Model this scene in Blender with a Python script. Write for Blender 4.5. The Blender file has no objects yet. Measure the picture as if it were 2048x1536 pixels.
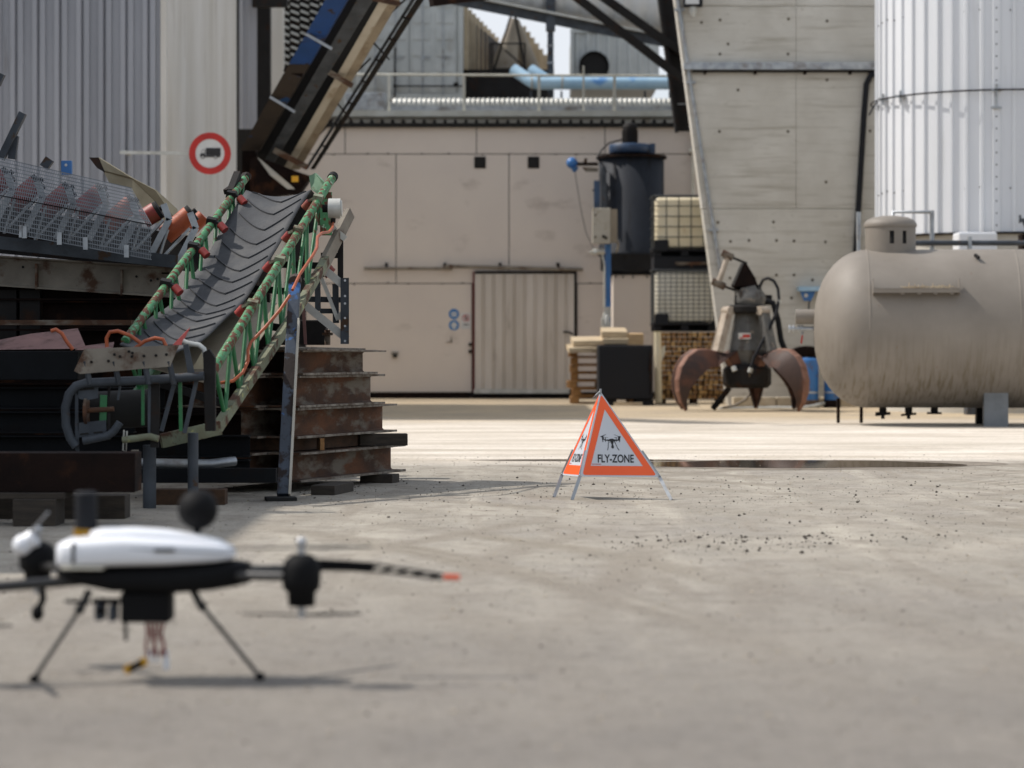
import bpy, math, random
from mathutils import Vector, Matrix, Euler
random.seed(7)
R = math.radians
SC = bpy.context.scene
COL = SC.collection
# ------------------------------------------------------------------ camera, sky, sun, exposure
F = 4835.6
cam_d = bpy.data.cameras.new('camera'); cam = bpy.data.objects.new('camera', cam_d); COL.objects.link(cam)
cam.location = (0, 0, 1.0); cam.rotation_euler = (R(90), 0, 0)
cam_d.sensor_width = 36; cam_d.lens = 85.0; cam_d.shift_y = -68 / 2048
cam_d.clip_start = 0.1; cam_d.clip_end = 2000
cam_d.dof.use_dof = True; cam_d.dof.focus_distance = 18.4; cam_d.dof.aperture_fstop = 2.15
SC.camera = cam
SUN_EL, SUN_AZ = 51, 12          # elevation; degrees behind the exact left
sdir = Vector((-math.cos(R(SUN_AZ)) * math.cos(R(SUN_EL)), math.sin(R(SUN_AZ)) * math.cos(R(SUN_EL)), math.sin(R(SUN_EL))))
w = bpy.data.worlds.new('World'); SC.world = w; w.use_nodes = True
nt = w.node_tree; nt.nodes.clear()
wo = nt.nodes.new('ShaderNodeOutputWorld'); bg = nt.nodes.new('ShaderNodeBackground')
sky = nt.nodes.new('ShaderNodeTexSky'); sky.sky_type = 'NISHITA'; sky.sun_disc = False
sky.sun_elevation = R(SUN_EL); sky.sun_rotation = R(-90 + SUN_AZ); sky.air_density = 1.0; sky.dust_density = 2.5; sky.ozone_density = 1.0
tc = nt.nodes.new('ShaderNodeTexCoord'); mp = nt.nodes.new('ShaderNodeMapping'); mp.inputs['Scale'].default_value = (2.2, 2.2, 6.5)
nz = nt.nodes.new('ShaderNodeTexNoise'); nz.inputs['Scale'].default_value = 1.6; nz.inputs['Detail'].default_value = 6
rp = nt.nodes.new('ShaderNodeValToRGB'); rp.color_ramp.elements[0].position = 0.36; rp.color_ramp.elements[1].position = 0.58
mx = nt.nodes.new('ShaderNodeMixRGB'); mx.inputs['Color2'].default_value = (4.8, 5.05, 5.4, 1)
L = nt.links.new
L(tc.outputs['Generated'], mp.inputs[0]); L(mp.outputs[0], nz.inputs['Vector']); L(nz.outputs[0], rp.inputs[0]); L(rp.outputs[0], mx.inputs[0])
L(sky.outputs[0], mx.inputs['Color1']); L(mx.outputs[0], bg.inputs[0]); L(bg.outputs[0], wo.inputs[0])
bg.inputs[1].default_value = 0.145
sl = bpy.data.lights.new('sun', 'SUN'); sl.energy = 3.6; sl.angle = R(0.55); sl.color = (1.0, 0.95, 0.89)
so = bpy.data.objects.new('sun', sl); COL.objects.link(so); so.location = sdir * 60
so.rotation_euler = sdir.to_track_quat('Z', 'Y').to_euler()
SC.view_settings.view_transform = 'Standard'; SC.view_settings.look = 'None'
SC.view_settings.exposure = 0.24; SC.view_settings.gamma = 1.0; SC.view_settings.use_curve_mapping = False
SC.cycles.max_bounces = 6
# ------------------------------------------------------------------ helpers
def P(px, py, Y):
    return Vector(((px - 1024) * Y / F, Y, 1 - (py - 700) * Y / F))
def G(px, py):
    Y = F / (py - 700); return Vector(((px - 1024) * Y / F, Y, 0))
def srgb(h, k=1.0):
    h = h.lstrip('#'); o = []
    for i in (0, 2, 4):
        c = int(h[i:i + 2], 16) / 255
        o.append((c / 12.92 if c <= .04045 else ((c + .055) / 1.055) ** 2.4) * k)
    return (o[0], o[1], o[2], 1)
ORG = {}
def V(*a): return Vector(a)
class MB:
    def __init__(s): s.v = []; s.f = []; s.sm = []; s.mi = []; s.m = 0
    def add(s, vs, fs, smooth=False):
        b = len(s.v); s.v += [Vector(v) for v in vs]
        for f in fs: s.f.append([b + i for i in f]); s.sm.append(smooth); s.mi.append(s.m)
        return s
    def box(s, c, d, rot=None):
        c = Vector(c); x, y, z = d[0] / 2, d[1] / 2, d[2] / 2
        vs = [Vector((i, j, k)) for i in (-x, x) for j in (-y, y) for k in (-z, z)]
        if rot is not None:
            m = Euler(rot).to_matrix() if not isinstance(rot, Matrix) else rot
            vs = [m @ v for v in vs]
        return s.add([c + v for v in vs], [(0, 1, 3, 2), (4, 6, 7, 5), (0, 4, 5, 1), (2, 3, 7, 6), (0, 2, 6, 4), (1, 5, 7, 3)])
    def bb(s, a, b):
        a = Vector(a); b = Vector(b); return s.box((a + b) / 2, [abs(b[i] - a[i]) for i in range(3)])
    def beam(s, p0, p1, w, h, up=(0, 0, 1)):
        p0 = Vector(p0); p1 = Vector(p1); d = p1 - p0; l = d.length; d.normalize(); up = Vector(up)
        if abs(d.dot(up)) > .98: up = Vector((0, 1, 0))
        sd = d.cross(up).normalized(); u = sd.cross(d).normalized()
        m = Matrix((sd, d, u)).transposed()
        return s.box((p0 + p1) / 2, (w, l, h), m)
    def sweep(s, p0, p1, prof, up=(0, 0, 1), smooth=False):
        """prism: prof = closed 2D outline (side, up) swept p0->p1"""
        p0 = Vector(p0); p1 = Vector(p1); d = (p1 - p0).normalized(); up = Vector(up)
        sd = d.cross(up).normalized(); u = sd.cross(d).normalized(); n = len(prof)
        vs = [p + sd * a + u * b for p in (p0, p1) for a, b in prof]
        fs = [[i, (i + 1) % n, n + (i + 1) % n, n + i] for i in range(n)]
        s.add(vs, fs, smooth); s.add([], [])
        b = len(s.v) - 2 * n
        s.f.append([b + i for i in range(n)][::-1]); s.f.append([b + n + i for i in range(n)]); s.sm += [False] * 2; s.mi += [s.m] * 2
        return s
    def tube(s, pts, r, n=10, cap=True):
        pts = [Vector(p) for p in pts]; N = len(pts)
        rs = r if isinstance(r, (list, tuple)) else [r] * N
        t = (pts[1] - pts[0]).normalized(); a = Vector((0, 0, 1))
        if abs(t.dot(a)) > .9: a = Vector((1, 0, 0))
        u = (a - t * a.dot(t)).normalized(); rings = []
        for i, p in enumerate(pts):
            if i == 0: t = pts[1] - pts[0]
            elif i == N - 1: t = pts[-1] - pts[-2]
            else: t = (pts[i + 1] - pts[i]).normalized() + (pts[i] - pts[i - 1]).normalized()
            t.normalize(); u = (u - t * u.dot(t)).normalized(); v = t.cross(u)
            rings.append([p + (u * math.cos(2 * math.pi * k / n) + v * math.sin(2 * math.pi * k / n)) * rs[i] for k in range(n)])
        vs = [q for rg in rings for q in rg]
        fs = [[i * n + k, i * n + (k + 1) % n, (i + 1) * n + (k + 1) % n, (i + 1) * n + k] for i in range(N - 1) for k in range(n)]
        s.add(vs, fs, True)
        if cap:
            s.add(rings[0], [list(range(n))[::-1]]); s.add(rings[-1], [list(range(n))])
        return s
    def cyl(s, p0, p1, r0, r1=None, n=24, cap=True):
        return s.tube([p0, p1], [r0, r0 if r1 is None else r1], n, cap)
    def lathe(s, prof, o, ax=(0, 0, 1), n=32, smooth=True, a0=0, a1=360):
        ax = Vector(ax).normalized(); o = Vector(o); a = Vector((1, 0, 0)) if abs(ax.x) < .9 else Vector((0, 0, 1))
        u = (a - ax * a.dot(ax)).normalized(); v = ax.cross(u); full = (a1 - a0) >= 360
        m = n if full else n + 1; vs = []
        for r, h in prof:
            for k in range(m):
                t = R(a0 + (a1 - a0) * k / n); vs.append(o + ax * h + (u * math.cos(t) + v * math.sin(t)) * r)
        fs = [[i * m + k, i * m + (k + 1) % m, (i + 1) * m + (k + 1) % m, (i + 1) * m + k] for i in range(len(prof) - 1) for k in range(n)]
        return s.add(vs, fs, smooth)
    def sphere(s, c, r, n=16, sc=(1, 1, 1)):
        c = Vector(c); vs = []; fs = []; m = n // 2
        for i in range(m + 1):
            th = math.pi * i / m
            for k in range(n):
                ph = 2 * math.pi * k / n
                vs.append(c + Vector((math.sin(th) * math.cos(ph) * sc[0], math.sin(th) * math.sin(ph) * sc[1], math.cos(th) * sc[2])) * r)
        for i in range(m):
            for k in range(n): fs.append([i * n + k, (i + 1) * n + k, (i + 1) * n + (k + 1) % n, i * n + (k + 1) % n])
        return s.add(vs, fs, True)
    def prism(s, pts, ex):
        pts = [Vector(p) for p in pts]; ex = Vector(ex); n = len(pts)
        s.add(pts + [p + ex for p in pts], [list(range(n)), list(range(n, 2 * n))[::-1]] + [[i, n + i, n + (i + 1) % n, (i + 1) % n] for i in range(n)])
        return s
    def build(s, name, mat, parent=None, bevel=0, fix=True):
        if parent is not None: o = ORG[parent.name]
        else:
            xs = [v.x for v in s.v]; ys = [v.y for v in s.v]; zs = [v.z for v in s.v]
            o = Vector(((min(xs) + max(xs)) / 2, (min(ys) + max(ys)) / 2, min(zs)))
        me = bpy.data.meshes.new(name); me.from_pydata([tuple(v - o) for v in s.v], [], s.f)
        me.polygons.foreach_set('use_smooth', s.sm); me.polygons.foreach_set('material_index', s.mi)
        if fix:
            import bmesh
            bm = bmesh.new(); bm.from_mesh(me); bmesh.ops.recalc_face_normals(bm, faces=bm.faces); bm.to_mesh(me); bm.free()
        for m in (mat if isinstance(mat, (list, tuple)) else [mat]): me.materials.append(m)
        me.update()
        ob = bpy.data.objects.new(name, me); COL.objects.link(ob)
        if parent is not None: ob.parent = parent
        else: ob.location = o
        ORG[ob.name] = o.copy()
        if bevel:
            b = ob.modifiers.new('bevel', 'BEVEL'); b.width = bevel; b.segments = 2; b.limit_method = 'ANGLE'; b.angle_limit = R(40)
        return ob
def build_each(s, name, mat, parent=None, bevel=0):
    p = list(range(len(s.v)))
    def fd(i):
        while p[i] != i: p[i] = p[p[i]]; i = p[i]
        return i
    for f in s.f:
        for i in f[1:]: p[fd(i)] = fd(f[0])
    gs = {}
    for k, f in enumerate(s.f): gs.setdefault(fd(f[0]), []).append(k)
    out = []
    for ks in gs.values():
        m = {}; q = MB()
        for k in ks:
            for i in s.f[k]:
                if i not in m: m[i] = len(q.v); q.v.append(s.v[i])
            q.f.append([m[i] for i in s.f[k]]); q.sm.append(s.sm[k]); q.mi.append(s.mi[k])
        out.append(q.build(name, mat, parent, bevel))
    return out
MB.build_each = build_each
def tag(o, label, cat, group=None, kind=None):
    if label: o['label'] = label
    if cat: o['category'] = cat
    if group: o['group'] = group
    if kind: o['kind'] = kind
    return o
def thing(name, label, cat, loc, group=None):
    o = bpy.data.objects.new(name, None); COL.objects.link(o); o.location = loc; o.empty_display_size = .1
    ORG[o.name] = Vector(loc); return tag(o, label, cat, group)
def copy_tree(o, parent=None):
    c = o.copy(); COL.objects.link(c); c.parent = parent; ORG[c.name] = ORG[o.name].copy()
    for ch in list(o.children): copy_tree(ch, c)
    return c
# ------------------------------------------------------------------ materials
def pm(name, c1, c2=None, sc=3, rough=.7, metal=0, bump=.15, bs=30, st=(1, 1, 1), lo=.35, hi=.65, stain=None, ss=2.0, sst=(1, 1, 1), slo=.55, shi=.7, sr=.9, spec=.5, det=6, stain2=None, s2=8, s2st=(1, 1, 1), s2lo=.6, s2hi=.68):
    m = bpy.data.materials.new(name); m.use_nodes = True; t = m.node_tree; b = t.nodes['Principled BSDF']; l = t.links.new
    co_ = t.nodes.new('ShaderNodeTexCoord'); oi = t.nodes.new('ShaderNodeObjectInfo')
    vm = t.nodes.new('ShaderNodeVectorMath'); vm.operation = 'MULTIPLY_ADD'; vm.inputs[1].default_value = (17.3, 31.7, 9.1)
    l(oi.outputs['Random'], vm.inputs[0]); l(co_.outputs['Object'], vm.inputs[2])
    def noise(scale, stretch, d=det):
        mp = t.nodes.new('ShaderNodeMapping'); mp.inputs['Scale'].default_value = stretch
        n = t.nodes.new('ShaderNodeTexNoise'); n.inputs['Scale'].default_value = scale; n.inputs['Detail'].default_value = d; n.inputs['Roughness'].default_value = .6
        l(vm.outputs[0], mp.inputs[0]); l(mp.outputs[0], n.inputs['Vector']); return n
    def ramp(n, a, bb):
        r = t.nodes.new('ShaderNodeMapRange'); r.inputs['From Min'].default_value = a; r.inputs['From Max'].default_value = bb; l(n.outputs[0], r.inputs['Value']); return r
    def mix(f, A, B):
        x = t.nodes.new('ShaderNodeMixRGB'); l(f, x.inputs[0])
        for i, q in ((1, A), (2, B)):
            if isinstance(q, tuple): x.inputs[i].default_value = q
            else: l(q, x.inputs[i])
        return x.outputs[0]
    c1 = c1 if isinstance(c1, tuple) else srgb(c1)
    if c2 is None: c2 = tuple(x * .78 for x in c1[:3]) + (1,)
    elif isinstance(c2, str): c2 = srgb(c2)
    n1 = noise(sc, st); col = mix(ramp(n1, lo, hi).outputs[0], c1, c2)
    b.inputs['Roughness'].default_value = rough; b.inputs['Metallic'].default_value = metal
    b.inputs['Specular IOR Level'].default_value = spec
    rv = None
    if stain:
        n2 = noise(ss, sst); r2 = ramp(n2, slo, shi)
        col = mix(r2.outputs[0], col, srgb(stain) if isinstance(stain, str) else stain); rv = r2
        rr = t.nodes.new('ShaderNodeMapRange'); l(r2.outputs[0], rr.inputs['Value']); rr.inputs['To Min'].default_value = rough; rr.inputs['To Max'].default_value = sr
        l(rr.outputs[0], b.inputs['Roughness'])
        if metal:
            rr = t.nodes.new('ShaderNodeMapRange'); l(r2.outputs[0], rr.inputs['Value']); rr.inputs['To Min'].default_value = metal; rr.inputs['To Max'].default_value = 0
            l(rr.outputs[0], b.inputs['Metallic'])
    if stain2:
        n3 = noise(s2, s2st); col = mix(ramp(n3, s2lo, s2hi).outputs[0], col, srgb(stain2) if isinstance(stain2, str) else stain2)
    l(col, b.inputs['Base Color'])
    if bump:
        n4 = noise(bs, st, 4); bp = t.nodes.new('ShaderNodeBump'); bp.inputs['Strength'].default_value = bump; bp.inputs['Distance'].default_value = .01
        l(n4.outputs[0], bp.inputs['Height']); l(bp.outputs[0], b.inputs['Normal'])
    return m
M = {}
M['clad_blue'] = pm('cladding_grey', '#9b9da3', '#8b8d93', sc=1.2, rough=.45, bump=.05, st=(1, 1, .15), stain='#6d6a66', ss=1.5, sst=(3, 3, .3), slo=.6, shi=.8)
M['clad_white'] = pm('cladding_white', '#cfccc6', '#bab5ab', sc=1.0, rough=.45, bump=.04, st=(1, 1, .15), stain='#8f8475', ss=1.2, sst=(2, 2, .3), slo=.6, shi=.85)
M['beige'] = pm('beige_panel', '#d2c7bb', '#cabfb5', sc=.5, rough=.6, bump=.06, bs=5, stain='#8b7c70', ss=.9, sst=(1, 1, 2.2), slo=.60, shi=.9, stain2='#6f6257', s2=2.5, s2st=(1.5, 1, 1.5), s2lo=.72, s2hi=.84)
M['door'] = pm('door_sheet', '#cbc3b9', '#bbb2a6', sc=2, rough=.5, bump=.05, st=(1, 1, .2), stain='#7c7064', ss=2, sst=(2, 2, .4), slo=.6, shi=.8)
M['guard'] = pm('guard_wire', '#7b8085', '#6a6e73', sc=6, rough=.5, metal=.3, bump=0)
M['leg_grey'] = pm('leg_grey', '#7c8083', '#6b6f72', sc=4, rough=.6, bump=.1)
M['dark'] = pm('dark_gap', (.012, .011, .010, 1), rough=.9, bump=0)
M['black'] = pm('black_plastic', (.011, .012, .015, 1), (.012, .012, .014, 1), rough=.65, bump=.05, spec=.2)
M['black_paint'] = pm('black_tank_paint', (.020, .024, .032, 1), (.014, .016, .021, 1), sc=1.2, rough=.6, bump=.03, bs=8, spec=.2, stain='#1c1917', ss=2, sst=(2, 2, .5))
M['concrete'] = None
M['silo'] = pm('silo_white', '#dddfe2', '#cfd1d4', sc=.8, rough=.38, bump=.02, st=(2, 2, .15), stain='#b5b4b0', ss=1.5, sst=(3, 3, .2), slo=.6, shi=.9)
M['galv'] = pm('galvanised', '#aeb1b3', '#8e9296', sc=8, rough=.45, metal=.75, bump=.05, stain='#77706a', ss=3)
M['galv_light'] = pm('galvanised_light', '#c6c6c0', '#aaa9a2', sc=5, rough=.5, metal=.3, bump=.05)
M['grey_steel'] = pm('grey_steel_paint', '#4b5056', '#393d42', sc=4, rough=.6, spec=.25, metal=.1, bump=.15, stain='#4a3a2e', ss=7, slo=.6, shi=.66)
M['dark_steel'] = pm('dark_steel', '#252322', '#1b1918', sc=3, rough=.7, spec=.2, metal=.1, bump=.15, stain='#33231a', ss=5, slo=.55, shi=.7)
M['white_pipe'] = pm('white_rail', '#d2cfc2', '#bdb8a8', sc=3, rough=.5, bump=.03)
M['tank'] = None
M['rust'] = pm('rust_steel', '#553721', '#3a271c', sc=5, rough=.85, bump=.4, bs=60, stain='#67422a', ss=2.2, sst=(1, 1, 2), slo=.5, shi=.68, stain2='#6f665a', s2=3, s2st=(1, 1, 2.5), s2lo=.50, s2hi=.62)
M['rust_dark'] = pm('rust_dark', '#1f1410', '#150e0c', sc=5, rough=.9, spec=.15, bump=.4, bs=50, stain='#3f2718', ss=3, slo=.55, shi=.7)
M['rust_edge'] = pm('rust_flange_edge', '#8a8378', '#54463a', sc=12, rough=.9, bump=.6, bs=80)
M['tine'] = pm('tine_steel', '#40302a', '#2b2220', sc=3, rough=.55, metal=.15, spec=.35, bump=.3, bs=25, stain='#5e3d2e', ss=3, slo=.45, shi=.65, sr=.7)
M['tine_edge'] = pm('tine_edge', '#8a6452', '#6a493b', sc=6, rough=.7, metal=.1, bump=.3, bs=40)
M['grab_grey'] = pm('grab_grey', '#5f5e5b', '#4b4a47', sc=4, rough=.55, bump=.2, stain='#3b3026', ss=5, slo=.55, shi=.7, stain2='#8a7f70', s2=8)
M['grab_beige'] = pm('grab_beige', '#b5a898', '#938676', sc=5, rough=.6, bump=.2, stain='#7a5b45', ss=6, slo=.6, shi=.7)
M['blue'] = pm('blue_paint', '#2f6ba8', '#285b92', sc=3, rough=.4, bump=.08, stain='#5c4a3e', ss=5, slo=.64, shi=.7)
M['blue_light'] = pm('light_blue_pipe', '#a0bdd0', '#8fb1c9', sc=2, rough=.35, bump=.03, stain='#5a8abf', ss=1.2, slo=.62, shi=.68, sr=.4)
M['blue_dark'] = pm('navy_paint', '#2a4463', '#1d2f46', sc=3, rough=.45, bump=.08, stain='#3a322c', ss=3)
M['blue_worn'] = pm('blue_worn', '#2a4f7c', '#1f3a5c', sc=3, rough=.55, bump=.25, stain='#3b302a', ss=3.2, slo=.47, shi=.52, stain2='#6d737b', s2=5, s2lo=.6, s2hi=.64)
M['leg_worn'] = pm('leg_worn', '#3c4654', '#333a44', sc=3, rough=.55, bump=.25, stain='#2c2320', ss=4.5, slo=.5, shi=.54, stain2='#2f5f96', s2=4, s2lo=.62, s2hi=.65)
M['green'] = pm('green_peeling', '#468657', '#357045', sc=6, rough=.55, bump=.3, bs=60, stain='#5a3524', ss=22, sst=(1, 1, .6), slo=.50, shi=.53, sr=.9, stain2='#a3bfa5', s2=26, s2lo=.62, s2hi=.68)
M['green_bar'] = pm('green_bar', '#226a3a', '#1b552c', sc=8, rough=.5, bump=.15, stain='#4e3a26', ss=12, slo=.62, shi=.66)
M['olive'] = pm('olive_channel', '#79806a', '#6a6a54', sc=7, rough=.75, bump=.3, stain='#4e3628', ss=9, slo=.5, shi=.6, stain2='#a5a66f', s2=12, s2lo=.6, s2hi=.68)
M['belt'] = pm('rubber_belt', '#3c3e41', '#313235', sc=5, rough=.75, bump=.25, bs=40, stain='#5c5b59', ss=4, slo=.5, shi=.8)
M['belt_rib'] = pm('belt_rib', '#3a3b3e', '#323336', sc=5, rough=.7, bump=.2)
M['roller_red'] = pm('roller_red', '#98302a', '#74251f', sc=4, rough=.5, bump=.15, stain='#7a4a2c', ss=5, slo=.5, shi=.7)
M['roller_orange'] = pm('roller_orange', '#b0552c', '#8a3c22', sc=4, rough=.55, bump=.2, stain='#5c2f20', ss=4, slo=.5, shi=.7)
M['cable'] = pm('orange_cable', '#ad542a', '#8f4423', sc=8, rough=.5, bump=.05)
M['wood'] = pm('pallet_wood', '#9c7347', '#7a5632', sc=3, rough=.85, bump=.3, st=(1, 8, 8), stain='#4f3a26', ss=3, slo=.5, shi=.75)
M['wood_b'] = pm('wood_pale', '#c0a47e', '#a3865f', sc=3, rough=.85, bump=.3, st=(1, 8, 8))
M['wood_c'] = pm('wood_dark', '#4a3422', '#38281b', sc=4, rough=.9, bump=.3, st=(6, 1, 6))
M['board'] = pm('pale_boards', '#c3b294', '#a9957a', sc=3, rough=.8, bump=.2, st=(1, 6, 6))
M['block_wood'] = pm('weathered_timber', '#3f372e', '#2e2822', sc=6, rough=.9, bump=.4, st=(1, 6, 6))
M['ibc'] = pm('cream_plastic', '#dfd3b6', '#d3c5a2', sc=1.5, rough=.4, bump=.03, stain='#b08a58', ss=5, sst=(1, 1, .4), slo=.66, shi=.8)
M['ibc_pale'] = pm('pale_plastic', '#d8d3c4', '#cbc4b0', sc=1.5, rough=.4, bump=.03, stain='#8f7452', ss=4, sst=(1.5, 1, .25), slo=.64, shi=.76)
M['cage'] = pm('cage_wire', '#4f5254', '#3c3f41', sc=9, rough=.5, metal=.5, bump=0)
M['orange'] = pm('sign_orange', '#f4622a', '#f05d27', sc=2, rough=.45, bump=.02, bs=4)
M['sign_white'] = pm('sign_white', '#c9ccd2', '#c1c5cb', sc=2, rough=.4, bump=.02, bs=4)
M['ink'] = pm('sign_ink', (.012, .012, .014, 1), rough=.6, bump=0)
M['ink_red'] = pm('sign_red_print', '#c02a20', rough=.5, bump=0)
M['red'] = pm('road_sign_red', '#b3261c', '#a02018', sc=3, rough=.4, bump=.02)
M['white'] = pm('white_enamel', '#c9c9c6', '#bcbcba', sc=3, rough=.35, bump=.02)
M['sign_blue'] = pm('sign_blue', '#1f6aa8', '#2a70aa', sc=3, rough=.4, bump=0)
M['cream'] = pm('cream_steel', '#b5b0a4', '#a39c8e', sc=2, rough=.6, bump=.15, stain='#7d6a50', ss=3, slo=.58, shi=.75)
M['tan'] = pm('tan_steel', '#8f8472', '#7b7060', sc=2, rough=.6, bump=.15, stain='#6a543c', ss=3, slo=.58, shi=.75)
M['plate'] = pm('yellowed_plate', '#a39a82', '#8b8169', sc=4, rough=.7, bump=.2, stain='#5e432c', ss=5, slo=.6, shi=.7)
M['pink_plate'] = pm('primer_plate', '#7d5a54', '#6a4a46', sc=4, rough=.7, bump=.2, stain='#42302a', ss=4)
M['girder'] = pm('grey_girder', '#8a8275', '#6f675c', sc=3, rough=.75, bump=.3, stain='#4d3526', ss=4, slo=.55, shi=.65)
M['dark_beam'] = pm('dark_beam', '#121417', '#0d0f11', sc=3, rough=.75, spec=.15, bump=.2, stain='#1d1512', ss=3)
M['container'] = pm('container_paint', '#b9bcb9', '#a9aca9', sc=1.5, rough=.55, bump=.05, stain='#8a8378', ss=2, sst=(1, 1, .4), slo=.6, shi=.8)
M['cream_slat'] = pm('cream_slat', '#b9a88c', '#a08f74', sc=2, rough=.6, bump=.05)
M['duct'] = pm('spiral_duct', '#dcdfe0', '#cdd0d2', sc=2, rough=.5, metal=0, bump=.04)
M['drone_white'] = pm('drone_white', '#e4e6ea', '#dcdee2', sc=3, rough=.3, bump=.01)
M['drone_black'] = pm('drone_black', (.004, .004, .0045, 1), (.006, .006, .0065, 1), rough=.7, bump=.02, spec=.15)
M['carbon'] = pm('carbon_tube', (.014, .013, .012, 1), (.02, .019, .018, 1), rough=.4, bump=.02)
M['gold'] = pm('brass_ring', '#9a7420', rough=.4, metal=.6, bump=0)
M['yellow'] = pm('yellow_plug', '#d9a015', rough=.5, bump=0)
M['wire_red'] = pm('red_wire', '#7a1c14', rough=.5, bump=0)
M['silver'] = pm('silver_metal', '#b8babd', '#9a9c9f', sc=6, rough=.3, metal=.7, bump=.02)
M['tip_orange'] = pm('prop_tip_orange', '#e2521e', rough=.45, bump=0)
M['pebble'] = pm('pebble_stone', '#7d746a', '#5d564e', sc=60, rough=.9, bump=.2)
M['pebble_dark'] = pm('pebble_dark', '#4d453d', '#38322c', sc=60, rough=.9, bump=.2)
M['kerb'] = pm('kerb_concrete', '#b5a994', '#9c8f78', sc=5, rough=.9, bump=.4)

def node_mat(name):
    m = bpy.data.materials.new(name); m.use_nodes = True; t = m.node_tree
    return m, t, t.nodes['Principled BSDF'], t.links.new
def N(t, k, **kw):
    n = t.nodes.new(k)
    for a, b in kw.items():
        if a in n.inputs: n.inputs[a].default_value = b
        else: setattr(n, a, b)
    return n
# cast concrete: board marks, blotches
m, t, b, l = node_mat('cast_concrete')
co = N(t, 'ShaderNodeTexCoord')
def nz_(scale, st, d=6, rough=.6):
    mp = N(t, 'ShaderNodeMapping'); mp.inputs['Scale'].default_value = st
    n = N(t, 'ShaderNodeTexNoise'); n.inputs['Scale'].default_value = scale; n.inputs['Detail'].default_value = d; n.inputs['Roughness'].default_value = rough
    l(co.outputs['Object'], mp.inputs[0]); l(mp.outputs[0], n.inputs['Vector']); return n
def mr_(src, a, c, x=0, y=1):
    r = N(t, 'ShaderNodeMapRange'); r.inputs['From Min'].default_value = a; r.inputs['From Max'].default_value = c
    r.inputs['To Min'].default_value = x; r.inputs['To Max'].default_value = y; l(src, r.inputs['Value']); return r.outputs[0]
def mx_(f, A, B, mode='MIX'):
    x = N(t, 'ShaderNodeMixRGB'); x.blend_type = mode
    if isinstance(f, (int, float)): x.inputs[0].default_value = f
    else: l(f, x.inputs[0])
    for i, q in ((1, A), (2, B)):
        if isinstance(q, tuple): x.inputs[i].default_value = q
        else: l(q, x.inputs[i])
    return x.outputs[0]
c = mx_(mr_(nz_(.9, (1, 1, 1)).outputs[0], .35, .65), srgb('#c8c4ba'), srgb('#b6b1a6'))
c = mx_(mr_(nz_(2.0, (.35, 1, 5)).outputs[0], .52, .72), c, srgb('#a39d90'))
c = mx_(mr_(nz_(5.5, (1, 1, 1.5)).outputs[0], .62, .8), c, srgb('#999284'))
c = mx_(mr_(nz_(1.1, (.6, 1, 26)).outputs[0], .66, .70), c, srgb('#98917f'))
l(c, b.inputs['Base Color']); b.inputs['Roughness'].default_value = .85
bp = N(t, 'ShaderNodeBump'); bp.inputs['Strength'].default_value = .35; bp.inputs['Distance'].default_value = .02
l(nz_(2.2, (.4, 1, 12)).outputs[0], bp.inputs['Height']); l(bp.outputs[0], b.inputs['Normal'])
M['concrete'] = m
# tank paint with run-down dirt on the flanks
m, t, b, l = node_mat('tank_grey_paint'); co = N(t, 'ShaderNodeTexCoord')
c = mx_(mr_(nz_(1.0, (1, 1, 1)).outputs[0], .35, .65), srgb('#857e75'), srgb('#777067'))
sp = N(t, 'ShaderNodeSeparateXYZ'); l(co.outputs['Object'], sp.inputs[0])
st_ = mr_(nz_(9, (3, .6, .07)).outputs[0], .46, .72)
mu = N(t, 'ShaderNodeMath', operation='MULTIPLY'); l(st_, mu.inputs[0]); l(mr_(sp.outputs['Z'], 1.3, .5), mu.inputs[1])
c = mx_(mu.outputs[0], c, srgb('#5f5542'))
c = mx_(mr_(nz_(14, (1, 1, .6)).outputs[0], .70, .74), c, srgb('#6e4a30'))
l(c, b.inputs['Base Color']); b.inputs['Roughness'].default_value = .58; b.inputs['Specular IOR Level'].default_value = .35
M['tank'] = m
# yard ground
m, t, b, l = node_mat('yard_ground'); co = N(t, 'ShaderNodeTexCoord')
sp = N(t, 'ShaderNodeSeparateXYZ'); l(co.outputs['Object'], sp.inputs[0])
nn = nz_(.35, (1, 1, 1), 4)
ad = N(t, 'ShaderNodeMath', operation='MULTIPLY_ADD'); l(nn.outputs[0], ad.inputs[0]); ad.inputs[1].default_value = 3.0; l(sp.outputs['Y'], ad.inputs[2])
base = mx_(mr_(nz_(1.3, (1, .8, 1)).outputs[0], .38, .62), srgb('#969085'), srgb('#a39c90'))
base = mx_(mr_(nz_(.45, (1, 1.3, 1)).outputs[0], .5, .72), base, srgb('#918b83'))
def rot(scale, st, ang, d=4):
    n = nz_(scale, st, d); n.inputs['Vector'].links[0].from_node.inputs['Rotation'].default_value = (0, 0, R(ang)); return n
base = mx_(mr_(rot(.8, (3.0, .22, 1), 14).outputs[0], .52, .66), base, srgb('#aca598'))
base = mx_(mr_(rot(1.0, (2.6, .2, 1), -17).outputs[0], .56, .68), base, srgb('#8f877b'))
pale = mx_(mr_(nz_(.9, (.35, 1.6, 1)).outputs[0], .4, .62), srgb('#dcd3c6'), srgb('#bcb1a1'))
pale = mx_(mr_(rot(.9, (.18, 1.5, 1), 7, 5).outputs[0], .54, .72), pale, srgb('#aca292'))
pale = mx_(mr_(rot(1.6, (.5, 1.6, 1), -12, 5).outputs[0], .52, .70), pale, srgb('#c6bcae'))
dirt = mx_(mr_(nz_(1.6, (.4, 1.5, 1)).outputs[0], .42, .62), srgb('#bca98c'), srgb('#a0937f'))
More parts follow.
